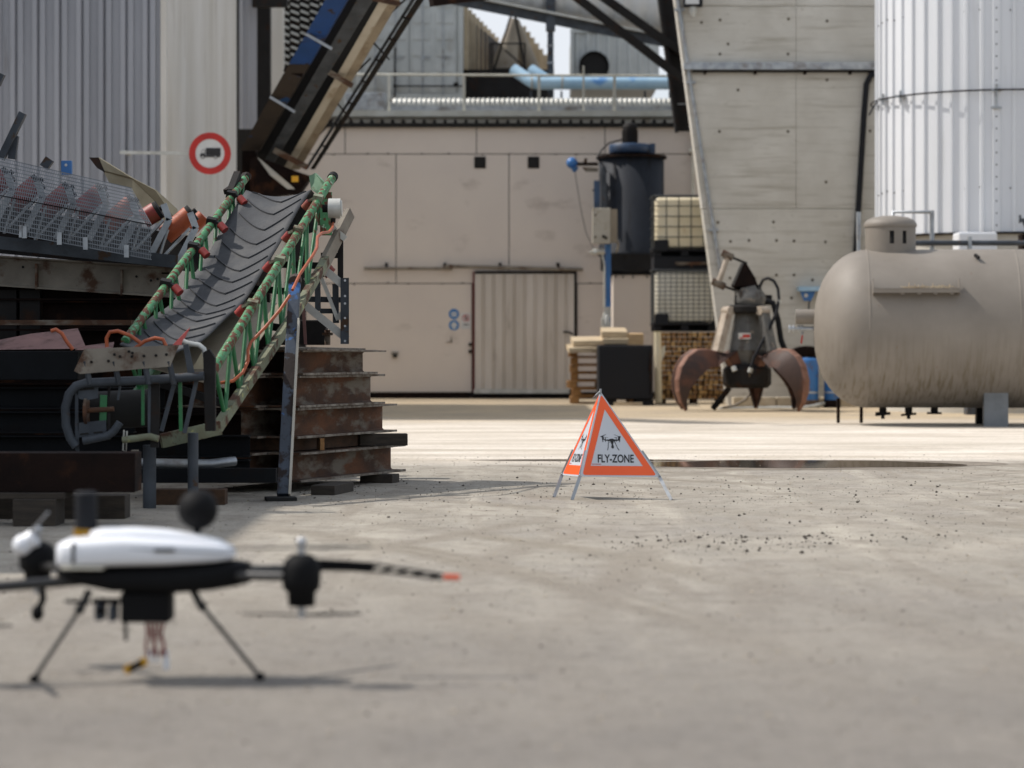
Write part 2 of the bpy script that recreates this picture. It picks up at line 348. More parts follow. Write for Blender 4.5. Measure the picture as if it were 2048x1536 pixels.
def rings(cx, cy, sc, dist, lo_, hi_, mask_scale, mlo, mhi, colr):
    global base
    mp = N(t, 'ShaderNodeMapping'); mp.inputs['Location'].default_value = (-cx, -cy, 0); l(co.outputs['Object'], mp.inputs[0])
    wv = N(t, 'ShaderNodeTexWave'); wv.wave_type = 'RINGS'; wv.rings_direction = 'Z'; wv.inputs['Scale'].default_value = sc; wv.inputs['Distortion'].default_value = dist; wv.inputs['Detail'].default_value = 3; wv.inputs['Detail Scale'].default_value = .6
    l(mp.outputs[0], wv.inputs['Vector']); mk = nz_(mask_scale, (1, .5, 1), 3)
    mu_ = N(t, 'ShaderNodeMath', operation='MULTIPLY'); l(mr_(wv.outputs['Fac'], lo_, hi_), mu_.inputs[0]); l(mr_(mk.outputs[0], mlo, mhi), mu_.inputs[1])
    return mu_.outputs[0], colr
for f_, cl in (rings(-13.5, 5.5, .42, 3.0, .55, .95, .30, .42, .58, '#8a8275'), rings(-13.5, 5.5, 1.5, 6.0, .6, .95, .30, .54, .70, '#aaa396'), rings(17.5, 8.0, .5, 3.5, .55, .95, .28, .46, .60, '#8c8478'), rings(17.5, 8.0, 1.7, 6.0, .6, .95, .35, .55, .70, '#a9a295')): base = mx_(f_, base, srgb(cl))
base = mx_(mr_(nz_(3.2, (1, 1, 1), 5, .7).outputs[0], .5, .7), base, srgb('#857d72'))
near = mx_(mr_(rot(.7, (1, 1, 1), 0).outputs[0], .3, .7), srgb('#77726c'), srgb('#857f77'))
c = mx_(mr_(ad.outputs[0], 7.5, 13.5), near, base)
c = mx_(mr_(ad.outputs[0], 22.2, 23.6), c, pale)
c = mx_(mr_(ad.outputs[0], 33.5, 37.5), c, dirt)
# fine grit and specks
c = mx_(mr_(nz_(11, (1, 1, 1), 5, .75).outputs[0], .50, .66), c, mx_(1.0, c, (.80, .79, .77, 1), 'MULTIPLY'))
c = mx_(mr_(nz_(24, (1, 1, 1), 4, .75).outputs[0], .54, .68), c, mx_(1.0, c, (1.16, 1.15, 1.14, 1), 'MULTIPLY'))
c = mx_(mr_(nz_(90, (1, 1, 1), 2).outputs[0], .60, .72), c, srgb('#6d6459'))
c = mx_(mr_(nz_(55, (1, 1, 1), 2).outputs[0], .66, .76), c, srgb('#c4bbad'))
vo = N(t, 'ShaderNodeTexVoronoi'); vo.inputs['Scale'].default_value = 14; l(co.outputs['Object'], vo.inputs['Vector'])
c = mx_(mr_(vo.outputs['Distance'], .11, .06), c, srgb('#6a6056'))
l(c, b.inputs['Base Color']); b.inputs['Roughness'].default_value = .92; b.inputs['Specular IOR Level'].default_value = .25
bp = N(t, 'ShaderNodeBump'); bp.inputs['Strength'].default_value = .8; bp.inputs['Distance'].default_value = .012
l(nz_(45, (1, 1, 1), 5, .7).outputs[0], bp.inputs['Height'])
bp2 = N(t, 'ShaderNodeBump'); bp2.inputs['Strength'].default_value = .5; bp2.inputs['Distance'].default_value = .06
l(nz_(2.2, (1, 1, 1), 4).outputs[0], bp2.inputs['Height']); l(bp.outputs[0], bp2.inputs['Normal']); l(bp2.outputs[0], b.inputs['Normal'])
M['ground'] = m
# damp grit round the puddle
m, t, b, l = node_mat('damp_grit'); co = N(t, 'ShaderNodeTexCoord')
c = mx_(mr_(nz_(3, (1, 1, 1)).outputs[0], .4, .6), srgb('#857b6d'), srgb('#6f6558'))
c = mx_(mr_(nz_(60, (1, 1, 1), 2).outputs[0], .58, .7), c, srgb('#574e43')); l(c, b.inputs['Base Color']); b.inputs['Roughness'].default_value = .8
M['damp'] = m
# puddle water
m, t, b, l = node_mat('puddle_water')
b.inputs['Base Color'].default_value = (.06, .05, .04, 1); b.inputs['Roughness'].default_value = .04; b.inputs['IOR'].default_value = 1.33
M['water'] = m
# ================================================================== GROUND
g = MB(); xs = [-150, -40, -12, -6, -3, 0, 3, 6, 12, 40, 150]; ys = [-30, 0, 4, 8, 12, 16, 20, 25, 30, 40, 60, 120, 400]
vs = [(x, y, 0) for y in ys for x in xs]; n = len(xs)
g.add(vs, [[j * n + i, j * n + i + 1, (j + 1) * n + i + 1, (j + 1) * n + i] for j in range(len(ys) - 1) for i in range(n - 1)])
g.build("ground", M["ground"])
grd = bpy.data.objects['ground']; tag(grd, None, None, kind='structure')
# put the ground's own coordinates at the world origin so that its pattern follows the yard
for v_ in grd.data.vertices: v_.co += grd.location
grd.location = (0, 0, 0)
def blob(cx, cy, rx, ry, seed, n=60, amp=.18):
    rd = random.Random(seed); ph = [rd.uniform(0, 6.28) for _ in range(6)]; o = []
    for i in range(n):
        a = 2 * math.pi * i / n; k = 1 + amp * sum(math.sin((j + 2) * a + ph[j]) / (j + 1.2) for j in range(6)) * .6
        o.append((cx + rx * k * math.cos(a), cy + ry * k * math.sin(a), .004))
    return o
pw = MB(); pts = blob(2.45, 21.15, 1.35, .78, 3)
pw.add(pts, [list(range(len(pts)))]); pts = blob(.75, 21.9, .9, .13, 5); pw.add(pts, [list(range(len(pts)))])
tag(pw.build('puddle', M['water']), None, None, kind='structure')
pw = MB(); pts = blob(2.45, 21.1, 1.65, 1.0, 8, 90, .22); pw.add([(x, y, .002) for x, y, z in pts], [list(range(len(pts)))]); pts = blob(.7, 21.9, 1.1, .22, 5, 60, .2); pw.add([(x, y, .0017) for x, y, z in pts], [list(range(len(pts)))])
tag(pw.build('damp_ground', M['damp']), None, None, kind='structure')
# loose gravel (uncountable)
def gravel(name, mat, cnt, f, smin, smax, seed):
    rd = random.Random(seed); q = MB(); oct_ = [(1, 0, 0), (0, 1, 0), (-1, 0, 0), (0, -1, 0), (0, 0, 1), (0, 0, -1)]
    fs = [(0, 1, 4), (1, 2, 4), (2, 3, 4), (3, 0, 4), (1, 0, 5), (2, 1, 5), (3, 2, 5), (0, 3, 5)]
    for _ in range(cnt):
        x, y = f(rd); s = smin * (smax / smin) ** (rd.random() ** 2.2); a = rd.uniform(0, 6.28)
        k = [rd.uniform(.6, 1.2) for _ in range(3)]; vs = []
        for p in oct_:
            j = [c * k[i] * s * rd.uniform(.75, 1.2) for i, c in enumerate(p)]
            vs.append((x + j[0] * math.cos(a) - j[1] * math.sin(a), y + j[0] * math.sin(a) + j[1] * math.cos(a), s * .35 + j[2] * .7))
        q.add(vs, fs)
    return tag(q.build(name, mat, fix=False), None, None, kind='stuff')
def unif(rd):
    y = 6 + 17 * rd.random() ** .8; return rd.uniform(-.26, .24) * y, y
def clus(rd):
    c = rd.choice([(1.35, 12.7, .35, .22), (1.0, 12.3, .3, .3), (1.5, 15.5, .9, 1.4), (2.4, 15.5, .9, 1.2), (-.9, 17.2, .7, .7), (1.7, 12.9, .5, .2), (2.6, 17.5, 1.0, .8), (.2, 17.5, 1.2, .8)])
    return rd.gauss(c[0], c[2]), rd.gauss(c[1], c[3])
gravel('gravel', M['pebble_dark'], 750, clus, .003, .015, 1)
gravel('gravel', M['pebble'], 7500, unif, .002, .008, 2)
gravel('gravel', M['kerb'], 2500, unif, .002, .008, 4)
# ================================================================== LEFT HALL (grey cladding, corner, pale side)
def corr(mb, p0, p1, z0, z1, pitch, dep, out, prof=((0, 0), (.3, 0), (.42, 1), (.72, 1), (.84, 0))):
    p0 = Vector(p0); p1 = Vector(p1); d = p1 - p0; L_ = d.length; d.normalize(); out = Vector(out); k = int(L_ / pitch); pts = []
    for i in range(k):
        for a, h in prof: pts.append(p0 + d * ((i + a) * pitch) + out * (h * dep))
    pts.append(p1)
    n = len(pts); vs = [Vector((q.x, q.y, z)) for z in (z0, z1) for q in pts]
    mb.add(vs, [[i, i + 1, n + i + 1, n + i] for i in range(n - 1)])
HX = -5.18
hall = thing('corrugated_hall', 'tall hall in grey vertical cladding with pale ribbed side, left', 'building', (-12, 36, 0))
q = MB(); corr(q, (-20, 36, 0), (HX, 36, 0), .0, 8.2, .328, .075, (0, -1, 0), ((0, 0), (.20, 0), (.24, 1), (.44, 1), (.48, .0), (.52, 0), (.56, .6), (.80, .6), (.84, 0)))
q.build('front_cladding', M['clad_blue'], hall)
q = MB(); corr(q, (HX, 36.02, 0), (HX, 45.4, 0), .0, 8.2, .25, .03, (1, 0, 0)); q.build('side_cladding', M['clad_white'], hall)
q = MB(); q.box((HX + .0, 36 - .0, 4.1), (.09, .14, 8.2)); q.build('corner_trim', M['clad_white'], hall, .01)
q = MB(); q.bb((-20, 36.06, 8.2), (HX - .05, 45.4, 8.3)); q.bb((-20, 45.3, 0), (HX - .04, 45.42, 8.19)); q.build('roof', M['clad_white'], hall)
# hanging cladding strip, dark bay and columns between the halls
bay = thing('open_bay', 'dark open bay with hanging grey cladding beside the pale ribbed wall', 'building', P(520, 797, 48))
q = MB(); corr(q, P(478, 700, 46.5).xy.to_3d(), P(514, 700, 46.5).xy.to_3d(), 5.25, 9, .12, .02, (0, -1, 0)); q.build('hanging_cladding', M['clad_blue'], bay)
q = MB(); a = P(440, 0, 49.4); c_ = P(560, 0, 49.4); q.bb((a.x, 49.3, 0), (c_.x, 49.5, 9)); q.build('shaded_bay_back', M['dark'], bay)  # near-black panel: the inner shade of the bay put into its colour
q = MB(); a = P(514, 0, 47); c_ = P(541, 0, 47); q.bb((a.x, 46.9, 0), (c_.x, 47.15, 9)); q.build('column', M['dark_steel'], bay)
q = MB(); a = P(541, 0, 48); c_ = P(566, 0, 48); q.bb((a.x, 48, 0), (c_.x, 48.3, 9)); q.build('concrete_pier', M['clad_white'], bay)
q = MB(); a = P(505, 14, 46.2); c_ = P(575, 0, 46.2); q.bb((a.x, 46.1, a.z), (c_.x, 46.3, a.z + .35)); q.build('lintel', M['dark_steel'], bay)
# louvred tower behind
lou = thing('louvred_unit', 'grey cooling unit of slanting louvres seen behind the raised conveyor', 'cooling unit', P(610, 240, 54))
q = MB()
a, c_ = P(562, 0, 54), P(660, 0, 54)
q.bb((a.x, 54.2, 5.6), (c_.x, 54.5, 9.2)); q.build('backing', M['dark_steel'], lou)
q = MB()
for cidx in range(5):
    x0 = a.x + (c_.x - a.x) * cidx / 5; x1 = a.x + (c_.x - a.x) * (cidx + .82) / 5
    for k in range(22):
        z = 5.7 + k * .16; q.beam((x0, 54.05, z), (x1, 54.05, z - .07), .12, .035)
q.build('louvre', M['galv_light'], lou)
# prohibition sign on an arm
sg = thing('no_lorries_sign', 'round red-rimmed no lorries sign on arm beside grey cladding', 'road sign', P(420, 349, 35.3))
c0 = P(420, 307, 35.3); k = 35.3 / F
q = MB(); q.cyl(c0 + V(0, .012, 0), c0 - V(0, .004, 0), 42 * k, n=48); q.build('disc', M['white'], sg)
q = MB(); q.lathe([(29 * k, 0), (42 * k, 0), (42 * k, .006), (29 * k, .006), (29 * k, 0)], c0 - V(0, .005, 0), (0, -1, 0), 56, False); q.build('red_rim', M['red'], sg)
def pxpoly(mb, pts, Y, dy, ex=.003):
    mb.prism([P(x, y, Y) - V(0, dy, 0) for x, y in pts], (0, -ex, 0))
q = MB(); T = lambda x, y: (x / 3.938, y / 3.938)
for pts in ([T(1622, 1166), T(1738, 1166), T(1738, 1226), T(1622, 1226)], [T(1590, 1186), T(1600, 1178), T(1616, 1178), T(1616, 1232), T(1578, 1238), T(1576, 1216), T(1586, 1210)], [T(1612, 1228), T(1738, 1228), T(1730, 1238), T(1612, 1238)]): pxpoly(q, pts, 35.3, .008)
for wx in (1598, 1698):
    cc = P(wx / 3.938, 1237 / 3.938, 35.3) - V(0, .008, 0); q.cyl(cc, cc - V(0, .006, 0), 3.6 * k, n=16)
q.build('lorry_symbol', M['ink'], sg)
q = MB()
for wx in (1598, 1698):
    cc = P(wx / 3.938, 1237 / 3.938, 35.3) - V(0, .014, 0); q.cyl(cc, cc - V(0, .003, 0), 2.0 * k, n=12)
pxpoly(q, [T(1592, 1190), T(1602, 1182), T(1612, 1182), T(1612, 1206), T(1590, 1208)], 35.3, .012); q.build('symbol_detail', M['white'], sg)
q = MB(); q.beam(P(240, 305, 35.36), P(410, 307, 35.36), .04, .045); q.bb(P(248, 303, 35.36) - V(.03, 0, .02), P(248, 303, 35.36) + V(.03, .55, .02)); q.build('arm', M['galv_light'], sg)
# ================================================================== BEIGE HALL
BY = 50.0
bx0, bx1 = P(545, 0, BY).x, P(1470, 0, BY).x; zt = P(0, 254, BY).z
bh = thing('beige_hall', 'low hall with beige wall panels and sliding metal door', 'building', (0, BY, 0))
q = MB(); q.bb((bx0, BY + .03, .02), (bx1, BY + .3, zt)); q.build('wall_core', M['dark_steel'], bh)
q = MB(); zs1, zs2 = P(0, 567, BY).z, P(0, 308, BY).z; gp = .009
cuts_top = [bx0, P(690, 0, BY).x, P(953, 0, BY).x, P(1210, 0, BY).x, bx1]
cuts_mid = [bx0, P(575, 0, BY).x, P(792, 0, BY).x, P(1018, 0, BY).x, P(1240, 0, BY).x, bx1]
dxa, dxb, dz = P(945, 0, BY).x, P(1153, 0, BY).x, P(0, 543, BY).z
for cu, a, c_ in ((cuts_top, zs2, zt), (cuts_mid, zs1, zs2)):
    for i in range(len(cu) - 1): 
        if a == zs1:
            q.bb((cu[i] + gp, BY, a + gp), (cu[i + 1] - gp, BY + .034, c_ - gp))
        else: q.bb((cu[i] + gp, BY, a + gp), (cu[i + 1] - gp, BY + .034, c_ - gp))
q.bb((bx0, BY, .13), (dxa - .02, BY + .034, zs1 - gp)); q.bb((dxb + .02, BY, .13), (bx1, BY + .034, zs1 - gp))
q.build('wall_panel', M['beige'], bh)
q = MB(); rd = random.Random(4)
for z in (zs1, zs2):
    x = bx0 + .3
    while x < bx1:
        if not (z == zs1 and dxa < x < dxb): q.cyl((x, BY + .001, z + rd.uniform(-.02, .02)), (x, BY - .012, z), .018, n=8)
        x += rd.choice([.42, .55, .7])
q.build('fastener', M['dark_steel'], bh)
q = MB(); q.bb((bx0, BY - .03, 0), (dxa - .05, BY + .03, .125)); q.bb((dxb + .05, BY - .03, 0), (bx1, BY + .03, .125)); q.bb((dxa - .04, BY + .035, 0), (dxb + .04, BY + .05, .11)); q.build('plinth', M['rust_dark'], bh)
# vents
for px_ in (960, 1067):
    q = MB(); c0 = P(px_, 325, BY); q.bb(c0 - V(.12, .012, .12), c0 + V(.12, -.002, .12)); v = q.build('vent', M['rust_dark'], bh)
    q = MB(); q.bb(c0 - V(.1, .016, .1), c0 + V(.1, -.011, .1)); q.build('vent_opening', M['dark'], v)
# door
q = MB(); a, c_ = P(950, 0, BY).x, P(1148, 0, BY).x; z0, z1 = P(0, 778, BY).z, P(0, 548, BY).z
corr(q, (a, BY - .055, 0), (c_, BY - .055, 0), z0, z1, .214, .035, (0, -1, 0), ((0, 0), (.62, 0), (.68, 1), (.76, .2), (.82, .2), (.9, 1), (.96, 0)))
q.bb((a, BY - .05, z0), (c_, BY - .02, z1)); dr = q.build('sliding_door', M['door'], bh)
q = MB(); q.bb((a - .02, BY - .11, z0 - .09), (c_ - .1, BY - .06, z0)); q.build('bottom_rail', M['galv_light'], dr)
q = MB(); q.tube([P(1127, 664, BY - .12), P(1137, 664, BY - .16), P(1146, 668, BY - .12)], .02, 8); q.build('handle', M['dark_steel'], dr)
q = MB(); q.bb((c_ + .005, BY - .06, .1), (c_ + .055, BY + .01, z1 + .06)); q.bb((a, BY - .06, z1 + .005), (c_, BY - .03, z1 + .06)); q.build('door_frame', M['dark_steel'], bh)
q = MB(); q.bb((a - .045, BY - .07, .12), (a - .012, BY + .005, z1 + .05)); q.build('door_jamb', pm('red_jamb', '#6e3230', rough=.7), bh)
q = MB(); q.tube([P(728, 537, BY - .12), P(905, 537, BY - .12)], .035, 8); q.tube([P(890, 532, BY - .13), P(1166, 539, BY - .13)], .04, 8)
q.build('door_rail', M['girder'], bh)
q = MB()
for px_ in (773, 890, 1000, 1116): q.bb(P(px_ - 3, 537, BY - .12), P(px_ + 3, 526, BY))
q.build_each('rail_bracket', M['dark_steel'], bh)
# small marks and fittings on the wall
def disc(mb, c, r, t_=.006, n=28): mb.cyl(c + V(0, .001, 0), c - V(0, t_, 0), r, n=n)
for i, (yy, lab, sym) in enumerate(((628, 'round blue sign with white respirator mask symbol, upper on beige wall', 0), (650.5, 'round blue sign with white overall symbol, lower on beige wall', 1))):
    t_ = thing('safety_sign', lab, 'sign', P(908, yy + 10, BY - .004))
    c0 = P(908, yy, BY); q = MB(); disc(q, c0, .108); q.build('disc', M['sign_blue'], t_)
    q = MB()
    S = lambda pts: pxpoly(q, [(908 + x, yy + y) for x, y in pts], BY, .008)
    if sym == 0: S([(-5, -4), (5, -4), (6, 0), (4, 5), (-4, 5), (-6, 0)]); 
    else:
        S([(-2, -7), (2, -7), (3, -4), (6, -3), (6, 3), (4, 3), (3.5, -1), (3, 8), (.6, 8), (0, 1), (-.6, 8), (-3, 8), (-3.5, -1), (-4, 3), (-6, 3), (-6, -3), (-3, -4)])
    q.build('symbol', M['white'], t_)
    if sym == 0:
        q = MB(); pxpoly(q, [(904, 627), (912, 627), (912, 628.5), (904, 628.5)], BY, .012); q.build('symbol_detail', M['sign_blue'], t_)
t_ = thing('no_fire_sign', 'white sheet with red ring no open flame symbol by door', 'sign', P(932, 658, BY - .004))
q = MB(); q.bb(P(922, 658, BY), P(941, 626, BY) - V(0, .006, 0)); q.build('sheet', M['white'], t_)
c0 = P(932, 636, BY); q = MB(); q.lathe([(.06, 0), (.075, 0), (.075, .003), (.06, .003), (.06, 0)], c0 - V(0, .007, 0), (0, -1, 0), 28, False)
q.beam(c0 + V(-.05, -.012, .05), c0 + V(.05, -.012, -.05), .004, .014); q.build('ring', M['red'], t_)
q = MB(); pxpoly(q, [(930, 639), (934, 639), (935, 635), (932, 631), (930, 635)], BY, .008); pxpoly(q, [(927, 648), (937, 648), (937, 650), (927, 650)], BY, .007); q.build('symbol', M['ink'], t_)
t_ = thing('wall_socket', 'small dark tapered wall socket low on beige wall', 'socket', P(790, 716, BY))
q = MB(); q.prism([P(783, 704, BY), P(797, 704, BY), P(794, 716, BY), P(786, 716, BY)], (0, -.06, 0)); q.build('box', M['girder'], t_, .005)
q = MB(); q.prism([P(786, 708, BY - .06), P(794, 708, BY - .06), P(792.5, 715, BY - .06), P(787, 715, BY - .06)], (0, -.01, 0)); q.build('opening', M['dark'], t_)
for i, yy in enumerate((689, 703)):
    q = MB(); q.bb(P(937, yy + 3, BY), P(943, yy - 3, BY) - V(0, .05, 0)); tag(q.build('door_switch', M['dark_steel'], None, .004), ('upper', 'lower')[i] + ' of two small dark switches left of the metal door', 'switch')
q = MB(); q.prism([P(890, 685, BY), P(905, 685, BY), P(905, 683.5, BY), P(902, 670, BY), (P(901, 683, BY))], (0, -.02, 0)); tag(q.build('wall_hook', M['girder']), 'small bent metal hook on beige wall below blue signs', 'hook')
# white conduit right part of beige wall
t_ = thing('wall_conduit', 'thin white vertical conduit on beige wall behind stacked tanks', 'pipe', P(1386, 797, BY - .08))
q = MB(); q.tube([P(1386, 256, BY - .08), P(1386, 797, BY - .08)], .035, 10); q.build('pipe', M['white_pipe'], t_)
q = MB(); c0 = P(1385, 301, BY - .08); q.box(c0, (.14, .1, .08)); q.build('clamp', M['white_pipe'], t_, .01)
# roof edge and gutter
q = MB(); x = bx0; pitch = 20.9 * BY / F
pts = []
while x < bx1:
    for a_, h in ((0, 0), (.34, 0), (.42, 1), (.62, 1), (.70, 0)): pts.append((x + a_ * pitch, zt + .07 + h * .075))
    x += pitch
n = len(pts); yf = BY - .10
vs = [(u_, yf, z) for u_, z in pts] + [(u_, yf, zt - .01) for u_, z in pts]
q.add(vs, [[i, i + 1, n + i + 1, n + i] for i in range(n - 1)]); q.build('eaves_shade_plate', M['dark'], bh)  # black plate stands for the shade in the hollows under the corrugation
q = MB(); vs = [(u_, yf - .02, z + .004) for u_, z in pts] + [(u_, BY + 1.5, z + .004) for u_, z in pts]
q.add(vs, [[i, i + 1, n + i + 1, n + i] for i in range(n - 1)]); q.build('roof_sheet', M['dark_steel'], bh)
gy = BY + 1.55
q = MB(); q.bb((bx0, gy, zt - .2), (bx1 - .4, gy + .06, P(0, 234, gy).z)); q.build('fascia', M['cream'], bh)
q = MB(); q.bb((bx0, gy - .12, P(0, 234, gy).z + .002), (P(1348, 0, gy).x, gy + .1, P(0, 222, gy).z)); q.build('gutter', M['white_pipe'], bh)
q = MB(); q.bb((bx0 - 3, gy + .12, P(0, 226, gy).z - .2), (bx1 + 8, 75, P(0, 226, gy).z - .03)); q.build('flat_roof', M['girder'], bh)
RZ = P(0, 226, gy).z - .03
# railing
rl = thing('roof_railing', 'long pale handrail along the beige hall roof edge', 'railing', P(1050, 226, gy))
q = MB(); q.tube([P(690, 149, gy + .05), P(1345, 152, gy + .05)], .026, 8); q.build('top_rail', M['white_pipe'], rl)
for px_ in (778, 928, 1078, 1229, 1167):
    q = MB(); a = P(px_, 150 if px_ != 1167 else 132, gy + .04); q.bb((a.x - (.03 if px_ != 1167 else .02), gy, RZ + .0), (a.x + (.03 if px_ != 1167 else .02), gy + .06, a.z)); q.build('post', M['white_pipe'], rl)
# spiral duct + box
def spiral(p0, p1, r, pitch, amp, mat, name, label, n=20, cat='duct'):
    p0 = Vector(p0); p1 = Vector(p1); L_ = (p1 - p0).length; k = max(2, int(L_ / pitch)); pts = []; rs = []
    for i in range(k):
        for a, h in ((0, 0), (.35, 0), (.5, 1), (.85, 1)):
            pts.append(p0.lerp(p1, (i + a) / k)); rs.append(r + h * amp)
    q = MB(); q.tube(pts, rs, n); return tag(q.build(name, mat), label, cat)
spiral(P(785, 210, 52.6), P(1352, 210, 52.6), .135, .105, .02, M['galv_light'], 'flexible_duct', 'long pale ribbed duct lying behind the roof railing')
q = MB(); q.bb(P(700, 224, 52.3) , P(1350, 214, 52.5)); q.bb(P(700, 224, 52.9), P(1350, 205, 53.1)); tag(q.build('cable_tray', M['galv']), 'grey cable tray on the roof beneath the ribbed duct', 'tray')
q = MB(); q.bb(P(690, 222, 52.1), P(775, 192, 52.8)); tag(q.build('roof_unit', M['galv'], None, .02), 'grey metal box on roof left of the ribbed duct', 'roof unit')
# ================================================================== ROOF BACKDROP
# white container with doors
CY = 56.0
ct = thing('shipping_container', 'tall pale grey shipping container with doors closed above the roof', 'container', P(820, 195, CY))
x0, x1, z0, z1 = P(715, 0, CY).x, P(925, 0, CY).x, P(0, 197, CY).z, P(0, -28, CY).z
q = MB(); q.bb((x0, CY + .06, z0), (x1, CY + 5, z1)); q.build('body', M['container'], ct)
q = MB(); q.bb((x0, CY, z0), (x0 + .1, CY + .07, z1)); q.bb((x1 - .1, CY, z0), (x1, CY + .07, z1)); q.bb((x0 + .1, CY, z0), (x1 - .1, CY + .07, z0 + .12)); q.bb((x0 + .1, CY, z1 - .12), (x1 - .1, CY + .07, z1)); q.build('door_frame', M['container'], ct, .01)
for s in (0, 1):
    a = x0 + .12 + s * (x1 - x0 - .24) / 2; c_ = a + (x1 - x0 - .24) / 2 - .03
    q = MB(); q.bb((a, CY + .02, z0 + .14), (c_, CY + .05, z1 - .14))
    for k in range(6):
        z = z0 + .22 + k * .38
        for e in (0, 1): q.bb((a + .06 + e * (c_ - a) / 2, CY + .0, z), (a + e * (c_ - a) / 2 + (c_ - a) / 2 - .06, CY + .03, z + .27))
    d = q.build('door', M['container'], ct, .008)
    q = MB()
    for e in (.28, .72):
        xx = a + (c_ - a) * e; q.tube([(xx, CY - .03, z0 + .08), (xx, CY - .03, z1 - .1)], .017, 8)
        q.box((xx, CY - .02, z0 + .95), (.08, .04, .06)); q.box((xx + .1, CY - .03, z0 + .95), (.2, .02, .03))
    q.build('locking_bar', M['galv'], d)
q = MB(); a = P(790, 172, CY - .1); q.tube([a, P(925, 172, CY - .1)], .018, 6); q.box(a, (.09, .04, .05)); q.box(P(912, 168, CY - .1), (.12, .04, .06)); q.tube([P(790, 95, CY - .12), P(790, 235, CY - .12)], .02, 6); tag(q.build('hanging_chain', M['dark_steel']), 'thin dark rod and chain hanging before the pale container', 'chain')
q = MB(); corr(q, (P(545, 0, 57).x, 57, 0), (x0 - .06, 57, 0), z0 - .6, z1 - .1, .28, .04, (0, -1, 0)); q.bb((P(545, 0, 57).x, 57.02, z0 - .6), (x0 - .08, 60, z1 - .12)); tag(q.build('shipping_container', M['container']), 'grey ribbed container side behind the raised conveyor, left of the doors', 'container')
# slatted cream side receding to the right
sw = thing('slatted_screen', 'cream slatted cooler screen right of the pale container', 'screen', P(960, 190, 60))
q = MB()
for i in range(9):
    f = i / 8; Y = 57 + f * 9; px_ = 932 + f * 62; top = 12 + f * 62; bot = 160
    a = P(px_, bot, Y); c_ = P(px_, top, Y); q.bb((a.x - .05, Y, a.z), (a.x + .05, Y + .4, c_.z))
q.build_each('slat', M['cream_slat'], sw)
q = MB(); a0, a1 = P(926, 30, 57.6), P(1000, 90, 66.6); b0, b1 = P(926, 165, 57.6), P(1000, 165, 66.6); q.prism([a0, a1, b1, b0], (.06, .15, 0)); q.build('backing', M['dark_steel'], sw)
q = MB(); q.bb(P(926, 196, 57), P(1105, 158, 59)); tag(q.build('roof_plinth', M['dark_steel']), 'long dark plinth beneath the slatted screen and chutes', 'plinth')
# chutes
ch = thing('metal_chute', 'two tilted tapering metal chutes meeting in a peak', 'chute', P(1025, 160, 58))
q = MB(); q.tube([P(1030, 38, 58), P(1005, 150, 58)], [.11, .36], 18); q.build('left_chute', M['tan'], ch)
q = MB(); q.tube([P(1030, 42, 58.4), P(1062, 150, 58.8)], [.11, .28], 18); q.build('right_chute', M['tan'], ch)
q = MB(); q.tube([P(1022, 30, 57.5), P(985, 150, 57.5)], .025, 6); q.tube([P(1030, 30, 57.5), P(1053, 150, 57.5)], .03, 6); q.build('brace', M['dark_steel'], ch)
q = MB()
for a, c_ in (((980, 87), (1050, 87)), ((980, 87), (980, 150)), ((1050, 87), (1050, 140)), ((985, 138), (1048, 138)), ((985, 87), (985, 140)), ((1010, 100), (1050, 135))): q.tube([P(*a, 57), P(*c_, 57)], .02, 6)
tag(q.build('roof_guard_frame', M['dark_steel']), 'small black rectangular rail frame before the chutes', 'frame')
# receding cream corrugated shed
q = MB(); pr = [P(1050, 60, 62), P(1062, 62, 63), P(1075, 85, 66), P(1088, 108, 69), P(1103, 128, 72)]
for i in range(14):
    f = i / 14; Y = 61 + f * 12; px_ = 1046 + f * 60; top = 52 + f * 80 + (i % 2) * 6; a = P(px_, 160, Y); c_ = P(px_ + 5, top, Y)
    q.bb((a.x, Y, a.z), (c_.x + .02, Y + .8, c_.z))
tag(q.build('cream_shed', M['cream_slat']), 'cream ribbed shed receding between chutes and dark mast', 'shed')
ms = thing('roof_mast', 'dark vertical mast against the sky with thin rungs', 'mast', P(1101, 158, 55))
q = MB(); a = P(1101, 160, 55); q.bb((a.x - .07, 54.95, a.z - .5), (a.x + .07, 55.05, P(0, 15, 55).z)); q.build('pole', M['grey_steel'], ms)
q = MB()
for yy in (57, 92, 126): q.bb(P(1094, yy + 1, 54.93), P(1108, yy - 1, 55.08))
q.build('rung', M['galv'], ms)
# container with round opening
c2 = thing('fan_container', 'grey corrugated container with large round dark opening', 'container', P(1230, 165, 60))
x0, x1, z0, z1 = P(1143, 0, 60).x, P(1318, 0, 60).x, P(0, 172, 60).z, P(0, 66, 60).z
q = MB(); corr(q, (x0, 59.98, 0), (x1, 59.98, 0), z0, z1, .26, .04, (0, -1, 0)); q.bb((x0 + .02, 60, z0), (x1 - .02, 63, z1 - .02)); q.build('body', M['container'], c2)
q = MB(); q.bb((x0 - .03, 59.9, z1), (x1 + .03, 60.1, z1 + .09)); q.bb((x0 - .03, 59.9, z0), (x0 + .05, 60.0, z1)); q.build('frame', M['container'], c2)
q = MB(); c0 = P(1188, 133, 59.9); q.lathe([(.33, .02), (.33, -.02), (.37, -.02), (.37, .12)], c0, (0, -1, 0), 36, True); q.build('collar', M['dark_steel'], c2)
q = MB(); q.cyl(c0 + V(0, .06, 0), c0 - V(0, .005, 0), .33, n=36); q.build('opening', M['dark'], c2)
